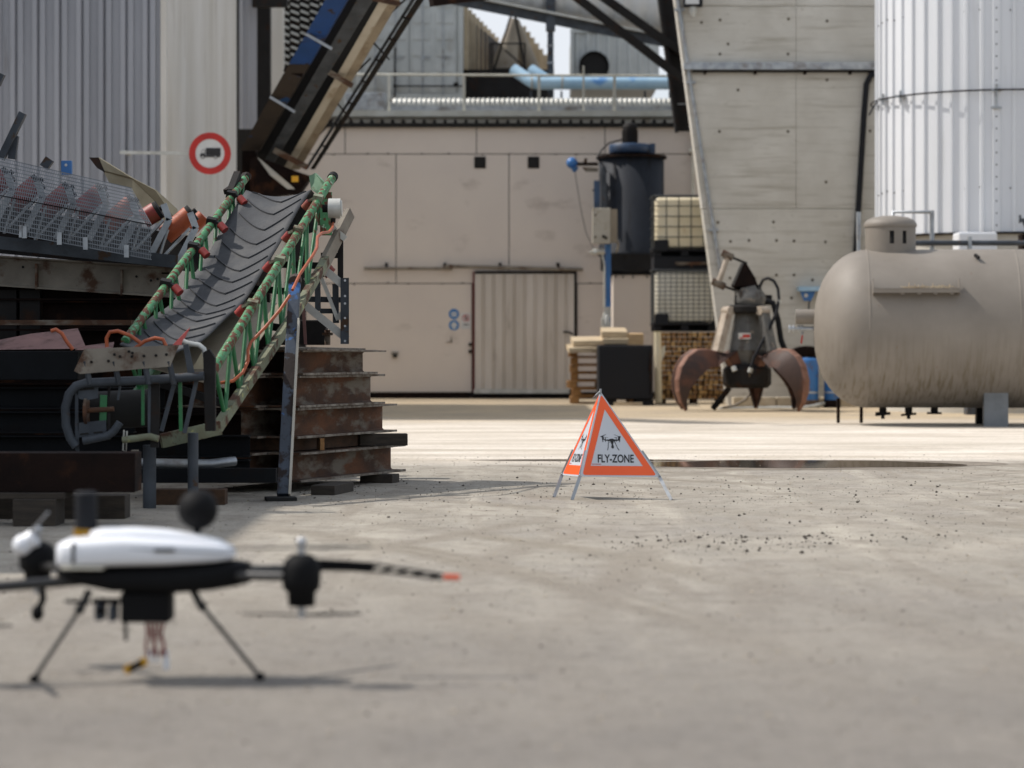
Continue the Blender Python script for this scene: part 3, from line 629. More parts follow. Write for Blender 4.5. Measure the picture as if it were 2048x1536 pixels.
# light blue pipes
bp_ = thing('light_blue_pipe', 'thick light blue pipe with elbow running along the roof to the right', 'pipe', P(1200, 180, 53.6))
q = MB(); q.tube([P(1027, 139, 53.9), P(1058, 160, 53.7), P(1066, 165, 53.6), P(1078, 167, 53.6), P(1395, 167, 53.6)], .135, 18); q.build('pipe', M['blue_light'], bp_)
q = MB()
for px_ in (1062, 1123): q.tube([P(px_, 166, 53.6), P(px_ + 3, 166, 53.6)], .145, 18)
q.build('flange', M['cream'], bp_)
q = MB()
for px_ in (1062, 1123, 1290, 1340): q.bb(P(px_ - 2, 182, 53.55), (P(px_ + 2, 0, 53.6).x, 53.65, RZ))
q.build('support', M['grey_steel'], bp_)
q = MB(); q.tube([P(1062, 140, 54.8), P(1090, 158, 54.6), P(1102, 163, 54.6), P(1395, 160, 54.6)], .135, 18); tag(q.build('light_blue_pipe', M['blue_light']), 'second light blue pipe just behind the nearer one, rounded end showing', 'pipe')
# big overhead duct, tilted
spiral(P(905, -62, 51), P(1420, 12, 51), .72, .34, .03, M['duct'], 'overhead_duct', 'huge grey round duct crossing the top of the view', 40)
ob = thing('duct_gantry', 'long tilted steel channel carrying the huge overhead duct', 'gantry', P(1140, 60, 50.5))
q = MB(); q.beam(P(900, -2, 50.4), P(1400, 98, 50.4), .1, .2); q.build('channel', M['grey_steel'], ob)
q = MB(); q.beam(P(900, -15, 50.3), P(1400, 86, 50.3), .14, .045); q.build('top_strip', M['galv_light'], ob)
q = MB()
for px_ in (1101,): q.bb(P(px_ - 9, 60, 50.3), P(px_ + 9, -20, 50.6))
q.build('hanger', M['grey_steel'], ob)
# dark inclined column and braces
dc = thing('inclined_steel_column', 'dark grey leaning steel column beside the concrete wall top', 'column', P(1372, 245, 48))
def slab(mb, pts, Y, th): mb.prism([P(x, y, Y) for x, y in pts], (0, th, 0))
q = MB(); slab(q, [(1318, -40), (1345, -40), (1396, 262), (1358, 262)], 48.6, .12); q.build('web', M['dark_steel'], dc)
q = MB()
for yy in (90, 208): a = 1336 + yy * .13; q.beam(P(a - 8, yy, 48.58), P(a + 22, yy, 48.58), .03, .018)
q.build('stiffener', M['galv'], dc)
q = MB(); slab(q, [(1312, -40), (1319, -40), (1359, 262), (1352, 262)], 48.4, .4); q.build('flange', M['dark_steel'], dc)
for i, (a, c_) in enumerate((((1142, -14), (1378, 168)), ((1186, -20), (1378, 116)))):
    q = MB(); q.beam(P(*a, 47.6 + i * .5), P(*c_, 48 + i * .5), .15, .15); tag(q.build('diagonal_brace', M['dark_steel']), ('lower darker' if i == 0 else 'upper') + ' of two diagonal steel braces meeting the leaning column', 'brace', 'diagonal braces')
q = MB(); q.beam(P(862, 1, 33), P(1150, -34, 34), .14, .16); tag(q.build('overhead_beam', M['rust_dark']), 'dark brown beam just entering the picture at the top', 'beam')
# ================================================================== CONCRETE WALL
WY = 44.0
cw = thing('concrete_wall', 'tall board-marked concrete wall with slanting left edge', 'wall', P(1600, 810, WY))
xr = P(2120, 0, WY).x
def edge(py): return P(1350 + py * .1315, py, WY)
q = MB(); tray_t, j1, jx = 142, 417, P(1592, 0, WY).x
rows = [(810, 418.5), (416, 13), (11, -160)]
for a, c_ in rows:
    ea, ec = edge(a), edge(c_); za = ea.z if a != 810 else 0
    lo_ = Vector((ea.x, WY, za)); hi_ = Vector((ec.x, WY, ec.z))
    if a == 810:
        q.prism([lo_, (xr, WY, za), (xr, WY, ec.z), hi_], (0, .45, 0))
    else:
        q.prism([lo_, (jx - .004, WY, za), (jx - .004, WY, ec.z), hi_], (0, .45, 0)); q.bb((jx + .004, WY, za), (xr, WY + .45, ec.z))
q.prism([edge(805) + V(.05, .02, 0), V(xr, WY + .02, .05), V(xr, WY + .02, edge(-160).z), edge(-160) + V(.05, .02, 0)], (0, .4, 0))
q.build('slab', M['concrete'], cw)
q = MB(); holes = [(1403, 45), (1440, 40), (1577, 38), (1654, 42), (1456, 88), (1440, 108), (1576, 108), (1654, 160), (1439, 263), (1576, 263), (1740, 262), (1436, 445), (1547, 444), (1461, 483), (1498, 481), (1553, 481), (1588, 482), (1651, 484), (1553, 550), (1588, 550), (1460, 556), (1583, 596), (1652, 364), (1560, 660), (1625, 560), (1476, 180)]
for x_, y_ in holes: c0 = P(x_, y_, WY); q.cyl(c0 + V(0, .01, 0), c0 - V(0, .003, 0), .027, n=12)
q.build('tie_hole', pm('hole_dark', '#5a5142', '#443c30', rough=.95), cw)
t_ = thing('wall_cable_tray', 'grey horizontal cable tray across the concrete wall', 'tray', P(1560, 142, WY - .15))
q = MB(); q.bb(P(1368, 139, WY - .15), P(1765, 126, WY - .003)); q.build('tray', M['galv'], t_, .006)
q = MB(); q.bb(P(1385, 144, WY - .1), P(1765, 139.5, WY - .003)); q.build('cable', M['dark'], t_)
q = MB()
for px_ in (1410, 1510, 1610, 1700): q.bb(P(px_ - 2, 148, WY - .1), P(px_ + 2, 140, WY - .003))
q.build('bracket', M['rust_dark'], t_)
t_ = thing('slanting_conduit', 'thin galvanised conduit running down the slanting concrete edge', 'pipe', P(1441, 550, WY - .05))
q = MB(); q.tube([P(1352, -30, WY - .05), P(1378, 150, WY - .05), P(1442, 552, WY - .05)], .035, 10); q.build('pipe', M['galv'], t_)
q = MB()
for yy in (20, 165, 460): a = 1356 + yy * .155; q.box(P(a, yy, WY - .04), (.17, .07, .04))
q.build('clamp', M['galv'], t_)
q = MB(); q.tube([P(1762, 146, WY - .08), P(1742, 150, WY - .1), P(1733, 168, WY - .1), P(1728, 230, WY - .1), P(1722, 330, WY - .1), P(1716, 430, WY - .1), P(1712, 500, WY - .1), P(1711, 800, WY - .1)], .055, 12); tag(q.build('black_hose', M['black']), 'thick black hose hanging from tray down the concrete wall', 'hose')
t_ = thing('flood_lamp', 'black framed flood lamp at the top of concrete wall', 'lamp', P(1388, 30, WY - .3))
q = MB(); q.bb(P(1367, 12, WY - .3), P(1404, -30, WY - .12)); q.build('housing', M['black'], t_, .01)
q = MB(); q.bb(P(1371, 8, WY - .31), P(1398, -26, WY - .302)); q.build('glass', M['white'], t_)
q = MB(); q.tube([P(1386, 13, WY - .2), P(1386, 22, WY - .2), P(1387, 34, WY - .2)], [.07, .08, .03], 12); q.build('sensor', M['galv_light'], t_)
# kerb and clutter at wall foot
q = MB(); rd = random.Random(9); x = 3.9
while x < 9.5: w_ = rd.uniform(.3, .5); q.bb((x, 42.6, 0), (x + w_ - .02, 42.9, .17)); x += w_
tag(q.build('kerb_blocks', M['kerb'], None, .01), 'row of pale kerb stones at the concrete wall foot', 'kerb')
q = MB(); q.tube([P(1438, 818, 41.0) * 1, P(1480, 817.5, 41.2), P(1560, 816, 41.5), P(1600, 817, 41.3), P(1630, 812, 41.6), P(1650, 806, 42)], .035, 10); tag(q.build('pale_hose', M['galv_light']), 'pale hose lying on ground behind the orange peel grab', 'hose')
# blue bottles and bracket by wall
for i, (px_, r_, top) in enumerate(((1612, 25, 722), (1664, 16, 735))):
    Y = 42.0; s = Y / F; b0 = P(px_, 0, Y); b0.z = 0
    t_ = thing('blue_drum', ('wide blue upright cylinder with rusty foot left of the tank' if i == 0 else 'narrow blue upright cylinder half hidden behind the tank end'), 'cylinder', b0)
    zt_ = P(0, top, Y).z
    q = MB(); q.lathe([(r_ * s, .12), (r_ * s, zt_), (r_ * s * .8, zt_ + .05), (0, zt_ + .06)], b0, n=28); q.build('body', M['blue'], t_)
    q = MB(); q.lathe([(r_ * s * 1.08, 0), (r_ * s * 1.08, .13), (r_ * s, .135)], b0, n=28); q.build('foot', M['rust_dark'] if i else M['rust'], t_)
    q = MB(); q.lathe([(r_ * s * 1.03, .25), (r_ * s * 1.03, .275), (r_ * s, .28)], b0, n=28); q.build('band', M['silver'], t_)
t_ = thing('blue_bracket', 'blue flat bracket with round hole on the concrete wall', 'bracket', P(1620, 606, WY - .3))
q = MB(); q.bb(P(1598, 582, WY - .35), P(1645, 574, WY - .01)); q.build('shelf', M['blue_light'], t_)
q = MB(); pr = [P(1600, 582.5, WY - .3), P(1632, 582.5, WY - .3), P(1622, 602, WY - .3), P(1608, 602, WY - .3)]; q.prism(pr, (0, .03, 0)); q.build('web', M['blue'], t_)
q = MB(); c0 = P(1612, 591, WY - .302); q.cyl(c0, c0 - V(0, .004, 0), .035, n=16); q.build('hole', M['concrete'], t_)
q = MB(); q.tube([P(1627, 585, WY - .25), P(1618, 606, WY - .25), P(1617, 640, WY - .25)], .016, 8); q.build('wire', M['grey_steel'], t_)
# ================================================================== SILO
SX, SY, SR = 8.02, 40.0, 1.96
si = thing('white_silo', 'huge white ribbed round silo on concrete plinth, right', 'silo', (SX, SY, 0))
zb = P(0, 463, SY - SR).z
nr = 50; prof = []
for i in range(nr):
    for a, h in ((0, 0), (.62, 0), (.68, 1), (.86, 1), (.92, 0)): prof.append((2 * math.pi * (i + a) / nr + .03, SR + h * .035))
n = len(prof); q = MB(); vs = [(SX + r * math.cos(a), SY + r * math.sin(a), z) for z in (zb, 9.2) for a, r in prof]
q.add(vs, [[i, (i + 1) % n, n + (i + 1) % n, n + i] for i in range(n)]); q.build('shell', M['silo'], si)
q = MB(); q.lathe([(0, 9.2), (SR + .05, 9.2), (SR + .05, 9.3), (0, 10.0)], (SX, SY, 0), n=48); q.build('roof', M['silo'], si)
q = MB(); q.lathe([(SR - .06, 0), (SR - .06, zb - .03)], (SX, SY, 0), n=64); q.build('plinth', M['concrete'], si)
q = MB(); q.lathe([(SR - .12, zb - .035), (SR + .03, zb - .035), (SR + .03, zb - .002), (SR - .1, zb - .002)], (SX, SY, 0), n=64); q.build('base_ring', M['dark_steel'], si)
q = MB(); q.tube([(SX + (SR + .1) * math.cos(a), SY + (SR + .1) * math.sin(a), 5.09) for a in [R(100 + 4 * i) for i in range(60)]], .014, 6); q.build('hoop_cable', M['dark_steel'], si)
q = MB()
for ad_ in (258.5, 195, 210):
    a = R(ad_); c0 = V(SX + (SR + .07) * math.cos(a), SY + (SR + .07) * math.sin(a), 5.09)
    q.box(c0, (.16, .06, .04)); q.box(c0 - V(0, 0, .0), (.03, .05, .18)); 
    if ad_ > 250: q.box(c0 - V(0, 0, .28), (.16, .05, .03)); q.bb(c0 - V(.012, .02, .3), c0 + V(.012, .02, 0))
q.build('hoop_clamp', M['galv'], si)
q = MB(); a = R(258.5); c0 = V(SX + (SR + .037) * math.cos(a), SY + (SR + .037) * math.sin(a), 0); q.bb((c0.x - .055, c0.y - .01, zb), (c0.x + .055, c0.y + .05, 9)); q.build('seam_strip', M['silo'], si)
q = MB(); z = zb + .1
while z < 7.2: q.sphere((c0.x, c0.y - .012, z), .013, 8); z += .19
q.build('bolt', M['dark_steel'], si)
q = MB()
for z_ in (3.55, 6.35):
    for k in range(22):
        a_ = R(182 + k * 6.9); q.sphere((SX + (SR + .006) * math.cos(a_), SY + (SR + .006) * math.sin(a_), z_ + (k % 3) * .02), .014, 6)
q.build('rivet', M['dark_steel'], si)
q = MB(); q.tube([P(1756, 205, SY) + V(-.02, -.1, 0), P(1745, 215, SY) + V(0, -.1, 0), P(1736, 232, SY) + V(0, -.1, 0)], .014, 6); q.tube([P(1757, 212, SY) + V(-.02, -.1, 0), P(1762, 240, SY) + V(0, -.1, 0), P(1757, 262, SY) + V(0, -.1, 0)], .012, 6); tag(q.build('loose_cable', M['black']), 'short loose cables dangling from the silo hoop', 'cable')
# pipework between silo and tank
t_ = thing('pipe_frame', 'galvanised pipe frame rising between tank and silo', 'pipe frame', P(1860, 810, 35.5))
Y = 35.5; q = MB(); q.tube([P(1786, 810, Y), P(1786, 424, Y), P(1860, 424, Y)], .025, 8); q.tube([P(1864, 810, Y), P(1864, 421, Y)], .035, 8); q.build('riser', M['galv'], t_)
q = MB(); q.tube([P(1825, 486, Y - .1), P(2120, 486, Y - .1)], .04, 10); q.build('long_pipe', M['grey_steel'], t_)
q = MB(); q.box(P(1939, 486, Y - .1), (.05, .1, .18)); q.build('coupling', M['galv'], t_)
q = MB(); q.tube([P(1717, 810, 35), P(1717, 424, 35)], .03, 8); q.tube([P(1717, 470, 35), P(1717, 424, 35)], .035, 8); tag(q.build('steel_post', M['galv']), 'single upright galvanised post left of tank cover', 'post')
q = MB(); q.bb(P(1917, 505, 37.2), P(1982, 467, 37.7)); tag(q.build('white_cabinet', M['silo'], None, .03), 'white rounded cabinet between silo and tank', 'cabinet')
q = MB(); q.bb((P(1917, 0, 37.5).x + .1, 37.3, 0), (P(1982, 0, 37.5).x - .1, 37.6, P(0, 505, 37.2).z - .001)); tag(q.build('cabinet_stand', M['grey_steel']), 'stand under the white cabinet, mostly behind the tank', 'stand')
t_ = thing('wall_tap', 'dark tap fitting at the silo foot by the right edge', 'tap', P(2043, 480, 37.5))
q = MB(); q.box(P(2046, 440, 37.5), (.12, .06, .05)); q.tube([P(2040, 430, 37.5), P(2040, 446, 37.5)], .02, 8); q.tube([P(2046, 440, 37.5), P(2052, 455, 37.5), P(2052, 480, 37.5)], .025, 8); q.build('fitting', M['grey_steel'], t_)
q = MB(); q.bb(P(2044, 510, 37.4), P(2060, 470, 37.7)); q.build('bracket', M['rust_dark'], t_)
# ================================================================== GAS TANK
TA = V(4.74, 32.35, 1.285); TD = V(math.cos(R(5.5)), -math.sin(R(5.5)), 0); TN = V(-math.sin(R(5.5)), -math.cos(R(5.5)), 0); TR = 1.055
tk = thing('gas_storage_tank', 'large grey-beige horizontal gas tank with domed end on legs', 'tank', TA + TD * 2 - V(0, 0, TA.z))
q = MB(); prof = []
for i in range(15):
    a = math.pi / 2 * i / 14; prof.append((TR * math.sin(a) ** .86 if i else 0, -.70 * math.cos(a) ** 1.0))
prof += [(TR, .05), (TR, 1.0), (TR, 5.2), (TR * .9, 5.6), (0, 5.9)]
q.lathe(prof, TA, TD, 72); q.build('shell', M['tank'], tk)
q = MB()
for h_ in (.0, 1.93): q.lathe([(TR - .002, h_ - .014), (TR + .004, h_ - .008), (TR + .004, h_ + .008), (TR - .002, h_ + .014)], TA, TD, 72, False)
q.build('weld_seam', M['tank'], tk, fix=False)
# cover on top with real slots
hc = TA + TD * .32 + V(0, 0, 0); hc.z = TA.z + TR - .06
cv = MB(); n = 72; z_rows = [0, .13, .17, .30, .34, .40]; rr = .335
a0 = math.atan2(TN.y, TN.x)
vs = []
for z in z_rows:
    for k in range(n): a = a0 + 2 * math.pi * k / n; vs.append(hc + V(rr * math.cos(a), rr * math.sin(a), z))
fs = []
for i in range(len(z_rows) - 1):
    for k in range(n):
        if i == 1 or i == 2:
            kk = k if k < n / 2 else k - n
            if kk in (-1, 0, -0) and False: continue
            if kk in (-1, 0) or kk in (5, 6): 
                continue
        if i == 0:
            pass
        fs.append([i * n + k, i * n + (k + 1) % n, (i + 1) * n + (k + 1) % n, (i + 1) * n + k])
cv.add(vs, fs, True)
cvo = cv.build('valve_cover', M['tank'], tk, fix=False)
q = MB(); q.lathe([(rr - .025, .0), (rr - .025, .37), (0, .37)], hc, n=48); q.build('cover_inside', M['dark'], cvo)
q = MB(); q.lathe([(rr + .012, .36), (rr + .016, .385), (rr + .012, .41), (rr * .93, .455), (rr * .7, .49), (rr * .35, .51), (0, .515)], hc, n=48); q.build('lid', M['tank'], cvo)
# shelf on the front
sc_ = TA + TD * .0 + TN * (TR - .03); zz = P(0, 578, 31.3).z
q = MB(); s0 = TA + TD * .04; s0.z = zz; off = math.sqrt(TR ** 2 - (zz - TA.z) ** 2)
p0 = s0 + TN * (off + .07); p1 = p0 + TD * 1.10
q.beam(p0, p1, .2, .012); q.beam(p0 + V(0, 0, -.02) + TN * .09, p1 + V(0, 0, -.02) + TN * .09, .012, .06)
for e in (p0, p1): q.beam(e - V(0, 0, .06) + TN * .03, e + V(0, 0, .12) - TN * .02, .012, .14, up=TD.cross(V(0, 0, 1)))
for f_ in (.34, .53, .72, .91): e = p0.lerp(p1, f_) + TN * .06; q.cyl(e, e - V(0, 0, .07), .014, n=8); q.cyl(e - V(0, 0, .055), e - V(0, 0, .07), .03, n=8)
q.build('pipe_rack', M['tank'], tk)
q = MB(); rd = random.Random(3)
for i in range(60):
    e = p0.lerp(p1, .35 + .6 * rd.random()) + V(0, 0, .012 + rd.random() * .02) + TN * rd.uniform(-.06, .08); d = V(rd.uniform(-1, 1), rd.uniform(-.4, .4), rd.uniform(-.1, .3)).normalized() * .05
    q.beam(e - d, e + d, .006, .006)
q.build('dry_straw', M['board'], tk)
# nozzle and valve on the domed end
e = TA - TD * .68 + V(0, 0, .16); q = MB(); q.cyl(e + TD * .2, e - TD * .26, .1, n=24); q.build('nozzle', M['tank'], tk)
e2 = e - V(0, 0, .16); q = MB(); q.tube([e2 + TD * .1, e2 - TD * .16], .03, 12); q.tube([e2 - TD * .16, e2 - TD * .34], .022, 12)
for f_ in (.16, .2, .28, .33): q.cyl(e2 - TD * f_, e2 - TD * (f_ + .025), .05, n=12)
q.cyl(e2 - TD * .17 - V(0, 0, .08), e2 - TD * .17 + V(0, 0, .03), .015, n=8); q.build('valve', M['galv'], tk)
q = MB(); q.beam(e2 - TD * .17 - V(0, 0, .09), e2 - TD * .185 - V(0, 0, .2), .02, .03); q.build('valve_lever', M['red'], tk)
# legs
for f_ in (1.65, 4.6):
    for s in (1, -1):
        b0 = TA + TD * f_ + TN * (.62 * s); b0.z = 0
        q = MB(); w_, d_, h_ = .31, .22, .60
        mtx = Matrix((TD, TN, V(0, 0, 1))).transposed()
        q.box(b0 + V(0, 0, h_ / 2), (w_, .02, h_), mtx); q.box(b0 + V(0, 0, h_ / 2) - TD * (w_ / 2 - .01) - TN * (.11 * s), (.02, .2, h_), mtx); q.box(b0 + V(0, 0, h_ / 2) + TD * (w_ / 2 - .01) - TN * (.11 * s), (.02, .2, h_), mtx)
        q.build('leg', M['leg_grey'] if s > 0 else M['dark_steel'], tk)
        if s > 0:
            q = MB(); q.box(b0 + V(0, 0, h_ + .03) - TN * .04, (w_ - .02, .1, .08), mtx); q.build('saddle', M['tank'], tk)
for f_ in (.22, .56, .9):
    b0 = TA + TD * f_; b0.z = TA.z - TR; q = MB(); q.cyl(b0 + V(0, 0, .03), b0 - V(0, 0, .07), .05, n=14); q.cyl(b0 - V(0, 0, .06), b0 - V(0, 0, .085), .1 if f_ < .3 or f_ > .8 else .04, n=14)
    if f_ < .8: q.beam(b0 - V(.1, 0, .1), b0 + V(.1, 0, -.08), .03, .03); q.cyl(b0 - V(0, 0, .08), b0 - V(0, 0, .15), .025, n=10)
    q.build('drain_valve', M['dark_steel'], tk)
q = MB(); b0 = TA + TD * 1.12 + TN * (TR * .62); q.beam(P(1950, 510, 31.7), P(1958, 516, 31.6), .03, .04); q.build('lifting_lug', M['dark_steel'], tk)
for i, px_ in enumerate((1676, 1722)):
    b0 = P(px_, 0, 33.2); q = MB(); q.bb((b0.x - .02, 33.15, 0), (b0.x + .02, 33.2, .34)); tag(q.build('rusty_stake', M['rust_dark']), 'short rusty stake ' + ('left of' if i == 0 else 'under') + ' the tank end', 'stake')
# ================================================================== DARK VESSEL WITH FAN
VY = 48.6; s = VY / F; vx = P(1263, 0, VY).x
def vz(py): return P(0, py, VY).z
ve = thing('filter_vessel', 'tall dark cylindrical filter vessel with blue fan and motor on top', 'vessel', (vx, VY, 0))
r0 = 65 * s
q = MB(); q.lathe([(0, vz(316)), (r0, vz(316)), (r0, vz(505)), (r0 + .02, vz(507)), (r0 + .02, vz(512)), (r0 - .03, vz(514)), (r0 - .03, vz(540)), (r0 * .8, vz(549)), (0, vz(549))], (vx, VY, 0), n=56); q.build('body', M['black_paint'], ve)
q = MB(); q.lathe([(r0 - .02, vz(318)), (r0 + .055, vz(318)), (r0 + .055, vz(313)), (0, vz(313))], (vx, VY, 0), n=56, smooth=False); q.build('rim', M['rust_dark'], ve)
q = MB(); fx = vx - .03; q.lathe([(0, vz(289)), (.40, vz(289)), (.42, vz(291)), (.42, vz(306)), (.40, vz(308)), (0, vz(308))], (fx, VY, 0), n=36); q.box((fx + .45, VY, vz(298)), (.1, .3, .2)); fo = q.build('fan_housing', M['blue_dark'], ve)
q = MB()
for a in (30, 110, 200, 290, 250): q.cyl((fx + .33 * math.cos(R(a)), VY + .33 * math.sin(R(a)), vz(308)), (fx + .33 * math.cos(R(a)), VY + .33 * math.sin(R(a)), vz(313)), .03, n=8)
q.lathe([(.24, vz(308)), (.24, vz(313))], (fx, VY, 0), n=24); q.build('foot', M['rust_dark'], fo)
q = MB(); q.lathe([(.15, vz(289)), (.15, vz(262)), (.145, vz(260)), (.15, vz(258)), (.14, vz(250)), (.08, vz(246)), (0, vz(246))], (fx, VY, 0), n=28)
for k in range(18): a = 2 * math.pi * k / 18; q.box((fx + .155 * math.cos(a), VY + .155 * math.sin(a), vz(273)), (.012, .012, .24), (0, 0, a))
q.build('motor', M['dark_steel'], fo)
q = MB(); q.tube([P(1245, 279, VY - .1), P(1218, 286, VY - .2), P(1203, 300, VY - .5), P(1194, 318, VY - .5), P(1208, 332, VY - .6), P(1213, 345, VY - .62)], .016, 6); q.build('motor_cable', M['black'], ve)
q = MB(); q.bb(P(1203, 416, VY - .62), P(1212, 335, VY - .45)); q.build('duct', M['grey_steel'], ve)
q = MB(); q.bb(P(1188, 416, VY - .6), P(1199, 362, VY - .45)); q.build('duct', M['blue_dark'], ve)
q = MB(); q.bb(P(1185, 382, VY - .55), P(1188, 379, VY - .5)); q.build('lug', M['dark_steel'], ve)
# level sensor
ls = thing('level_sensor', 'blue round sensor head on short arm left of the vessel top', 'sensor', P(1144, 345, VY - .3))
q = MB(); q.sphere(P(1144, 326, VY - .3), .115, 18); q.cyl(P(1149, 334, VY - .35), P(1149, 344, VY - .35), .09, .03); q.build('head', M['blue'], ls)
q = MB(); q.tube([P(1152, 328, VY - .3), P(1196, 328, VY - .3)], .035, 10); q.tube([P(1170, 326, VY - .32), P(1172, 317, VY - .34)], .03, 8); q.build('arm', M['rust_dark'], ls)
q = MB(); q.prism([P(1164, 334, VY - .25), P(1196, 336, VY - .25), P(1196, 343, VY - .25), P(1172, 343, VY - .25)], (0, .1, 0)); q.build('bracket', M['girder'], ls)
q = MB(); q.tube([P(1150, 344, VY - .35), P(1154, 370, VY - .35), P(1162, 420, VY - .35), P(1172, 465, VY - .35), P(1186, 495, VY - .35), P(1205, 508, VY - .4)], .007, 5); q.build('wire', M['black'], ls)
# control box on blue post
po = thing('blue_post', 'slim blue post carrying a beige control box and white valves', 'post', P(1216, 0, VY - 1).xy.to_3d())
Y = VY - 1.0
q = MB(); a = P(1216, 620, Y); q.bb((a.x - .055, Y - .05, 0), (a.x + .055, Y + .05, P(0, 486, Y).z)); q.build('post', M['blue'], po)
q = MB(); q.bb(P(1185, 487, Y - .25), P(1220, 417, Y - .05)); cb = q.build('control_box', M['cream'], po, .01)
q = MB(); q.bb(P(1221, 485, Y - .22), P(1234, 419, Y - .06)); q.build('box_side', M['tan'], cb)
q = MB()
for x_, y_ in ((1191, 430), (1191, 474), (1207, 473), (1212, 476)): c0 = P(x_, y_, Y - .252); q.cyl(c0, c0 - V(0, .012, 0), .02 if x_ < 1200 else .03, n=10)
q.build('knob', M['rust_dark'], cb)
q = MB(); c0 = P(1197, 503, Y - .1); q.tube([c0 - V(.1, 0, 0), c0 + V(.12, 0, 0)], .06, 12); q.tube([P(1184, 504, Y - .15), P(1192, 507, Y - .15)], .05, 8); q.tube([P(1204, 508, Y - .1), P(1209, 530, Y - .1), P(1209, 616, Y - .1)], .02, 8)
for dx in (-9, -5, -12): q.tube([P(1190, 504, Y - .15), P(1190 + dx, 498 - dx * .6, Y - .2)], .012, 6)
q.build('upper_valve', M['galv_light'], po)
q = MB(); q.bb(P(1209, 635, Y - .12), P(1221, 614, Y - .06)); q.tube([P(1214, 630, Y - .15), P(1212, 640, Y - .15), P(1213, 655, Y - .15), P(1212, 690, Y - .15)], [.04, .075, .085, .05], 12); q.tube([P(1209, 625, Y - .15), P(1204, 640, Y - .2), P(1204, 652, Y - .2)], .015, 6); q.build('lower_valve', M['galv_light'], po)
q = MB(); q.tube([P(1228, 478, Y - .05), P(1236, 483, Y - .05), P(1236, 495, Y - .05), P(1232, 505, Y - .05)], .022, 8); q.build('bent_pipe', M['tan'], po)
q = MB(); a = P(1226, 0, VY - .5).x; c_ = P(1303, 0, VY - .5).x; q.bb((a, VY - .5, 0), (c_, VY + .4, vz(551))); sk = thing('vessel_support_cabin', 'smooth beige support box under the dark vessel', 'cabinet', ((a + c_) / 2, VY, 0)); q.build('panel', M['beige'], sk, .01)
q = MB()
for px_ in (1232, 1246, 1266, 1294): q.bb(P(px_ - 1, 556, VY - .52), P(px_ + 1, 551, VY - .49))
q.bb((a - .02, VY - .53, vz(551)), (c_ + .02, VY + .42, vz(549))); q.build('top_trim', M['dark_steel'], sk)
# ================================================================== IBC TANKS
IY = 44.95; s = IY / F
def iz(py): return P(0, py, IY).z
ix0, ix1 = P(1306, 0, IY).x, P(1306, 0, IY).x + 1.19
def ibc(z0, label, mat, nv, nh, dark_rust=False):
    t_ = thing('intermediate_bulk_container', label, 'liquid tank', ((ix0 + ix1) / 2, IY + .5, z0), 'caged plastic tanks stacked on timber')
    q = MB()
    for i in range(3):
        q.bb((ix0 + .02, IY + .03 + i * .44, z0), (ix1 - .02, IY + .15 + i * .44, z0 + .02))
        for j in range(3): xx = ix0 + .09 + j * (ix1 - ix0 - .18) / 2; q.bb((xx - .07, IY + .03 + i * .44, z0 + .02), (xx + .07, IY + .15 + i * .44, z0 + .11))
    q.bb((ix0, IY, z0 + .11), (ix1, IY + 1.0, z0 + .15)); q.bb((ix0 + .05, IY + .5, z0 + .02), (ix1 - .05, IY + .54, z0 + .11)); q.build('pallet', M['black'], t_, .008)  # the upright middle plate is added to make the pallet openings look shaded
    q = MB(); q.bb((ix0 + .05, IY + .05, z0 + .16), (ix1 - .05, IY + .95, z0 + 1.11)); bo = q.build('bottle', mat, t_); b = bo.modifiers.new('bevel', 'BEVEL'); b.width = .075; b.segments = 5; b.limit_method = 'ANGLE'
    for p in bo.data.polygons: p.use_smooth = True
    q = MB(); zc0, zc1 = z0 + .15, z0 + 1.14; r_ = .009 if nv < 8 else .0055
    for i in range(nv + 1):
        xx = ix0 + .02 + (ix1 - ix0 - .04) * i / nv
        for yy in (IY + .01, IY + .99): q.tube([(xx, yy, zc0), (xx, yy, zc1)], r_, 6)
    ny = max(4, nv - 1)
    for i in range(ny + 1):
        yy = IY + .01 + .98 * i / ny
        for xx in (ix0 + .02, ix1 - .02): q.tube([(xx, yy, zc0), (xx, yy, zc1)], r_, 6)
    for k in range(nh + 1):
        z = zc0 + .03 + (zc1 - zc0 - .03) * k / nh; rr_ = r_ if k < nh else .016
        q.tube([(ix0, IY, z), (ix1, IY, z), (ix1, IY + 1, z), (ix0, IY + 1, z), (ix0, IY, z)], rr_, 6)
    q.tube([(ix0, IY + .3, zc1), (ix1, IY + .3, zc1)], r_, 6)
    q.build('cage', M['cage'], t_)
    q = MB(); q.bb((ix0 + .03, IY - .02, z0 + .1), (ix0 + .29, IY + .04, z0 + .32)); q.build('corner_guard', M['black'], t_, .02)
    return t_
upz = iz(514)
lowz = iz(662)
ibc(lowz, 'lower caged plastic tank with fine mesh and rust run, on timber stack', M['ibc_pale'], 11, 12)
ibc(upz - .0, 'upper cream plastic tank in wide-meshed cage, topmost of its stack', M['ibc'], 5, 5)
q = MB(); q.bb((ix0 + .02, IY + .02, lowz + 1.156), (ix1 - .02, IY + .98, upz - .002)); tag(q.build('spacer_board', M['black']), 'dark board between the two stacked plastic tanks', 'board')
q = MB(); c0 = P(1383, 526, IY - .03); q.beam(c0 - V(.3, 0, 0), c0 + V(.33, 0, 0), .02, .035); q.beam(c0 - V(.28, 0, .03), c0 + V(.3, 0, -.02), .02, .02); q.beam(c0 + V(0, 0, 0), c0 - V(0, 0, .08), .02, .03); tag(q.build('rusty_bar', M['rust']), 'rusty bar lodged on the lower plastic tank top edge', 'bar')
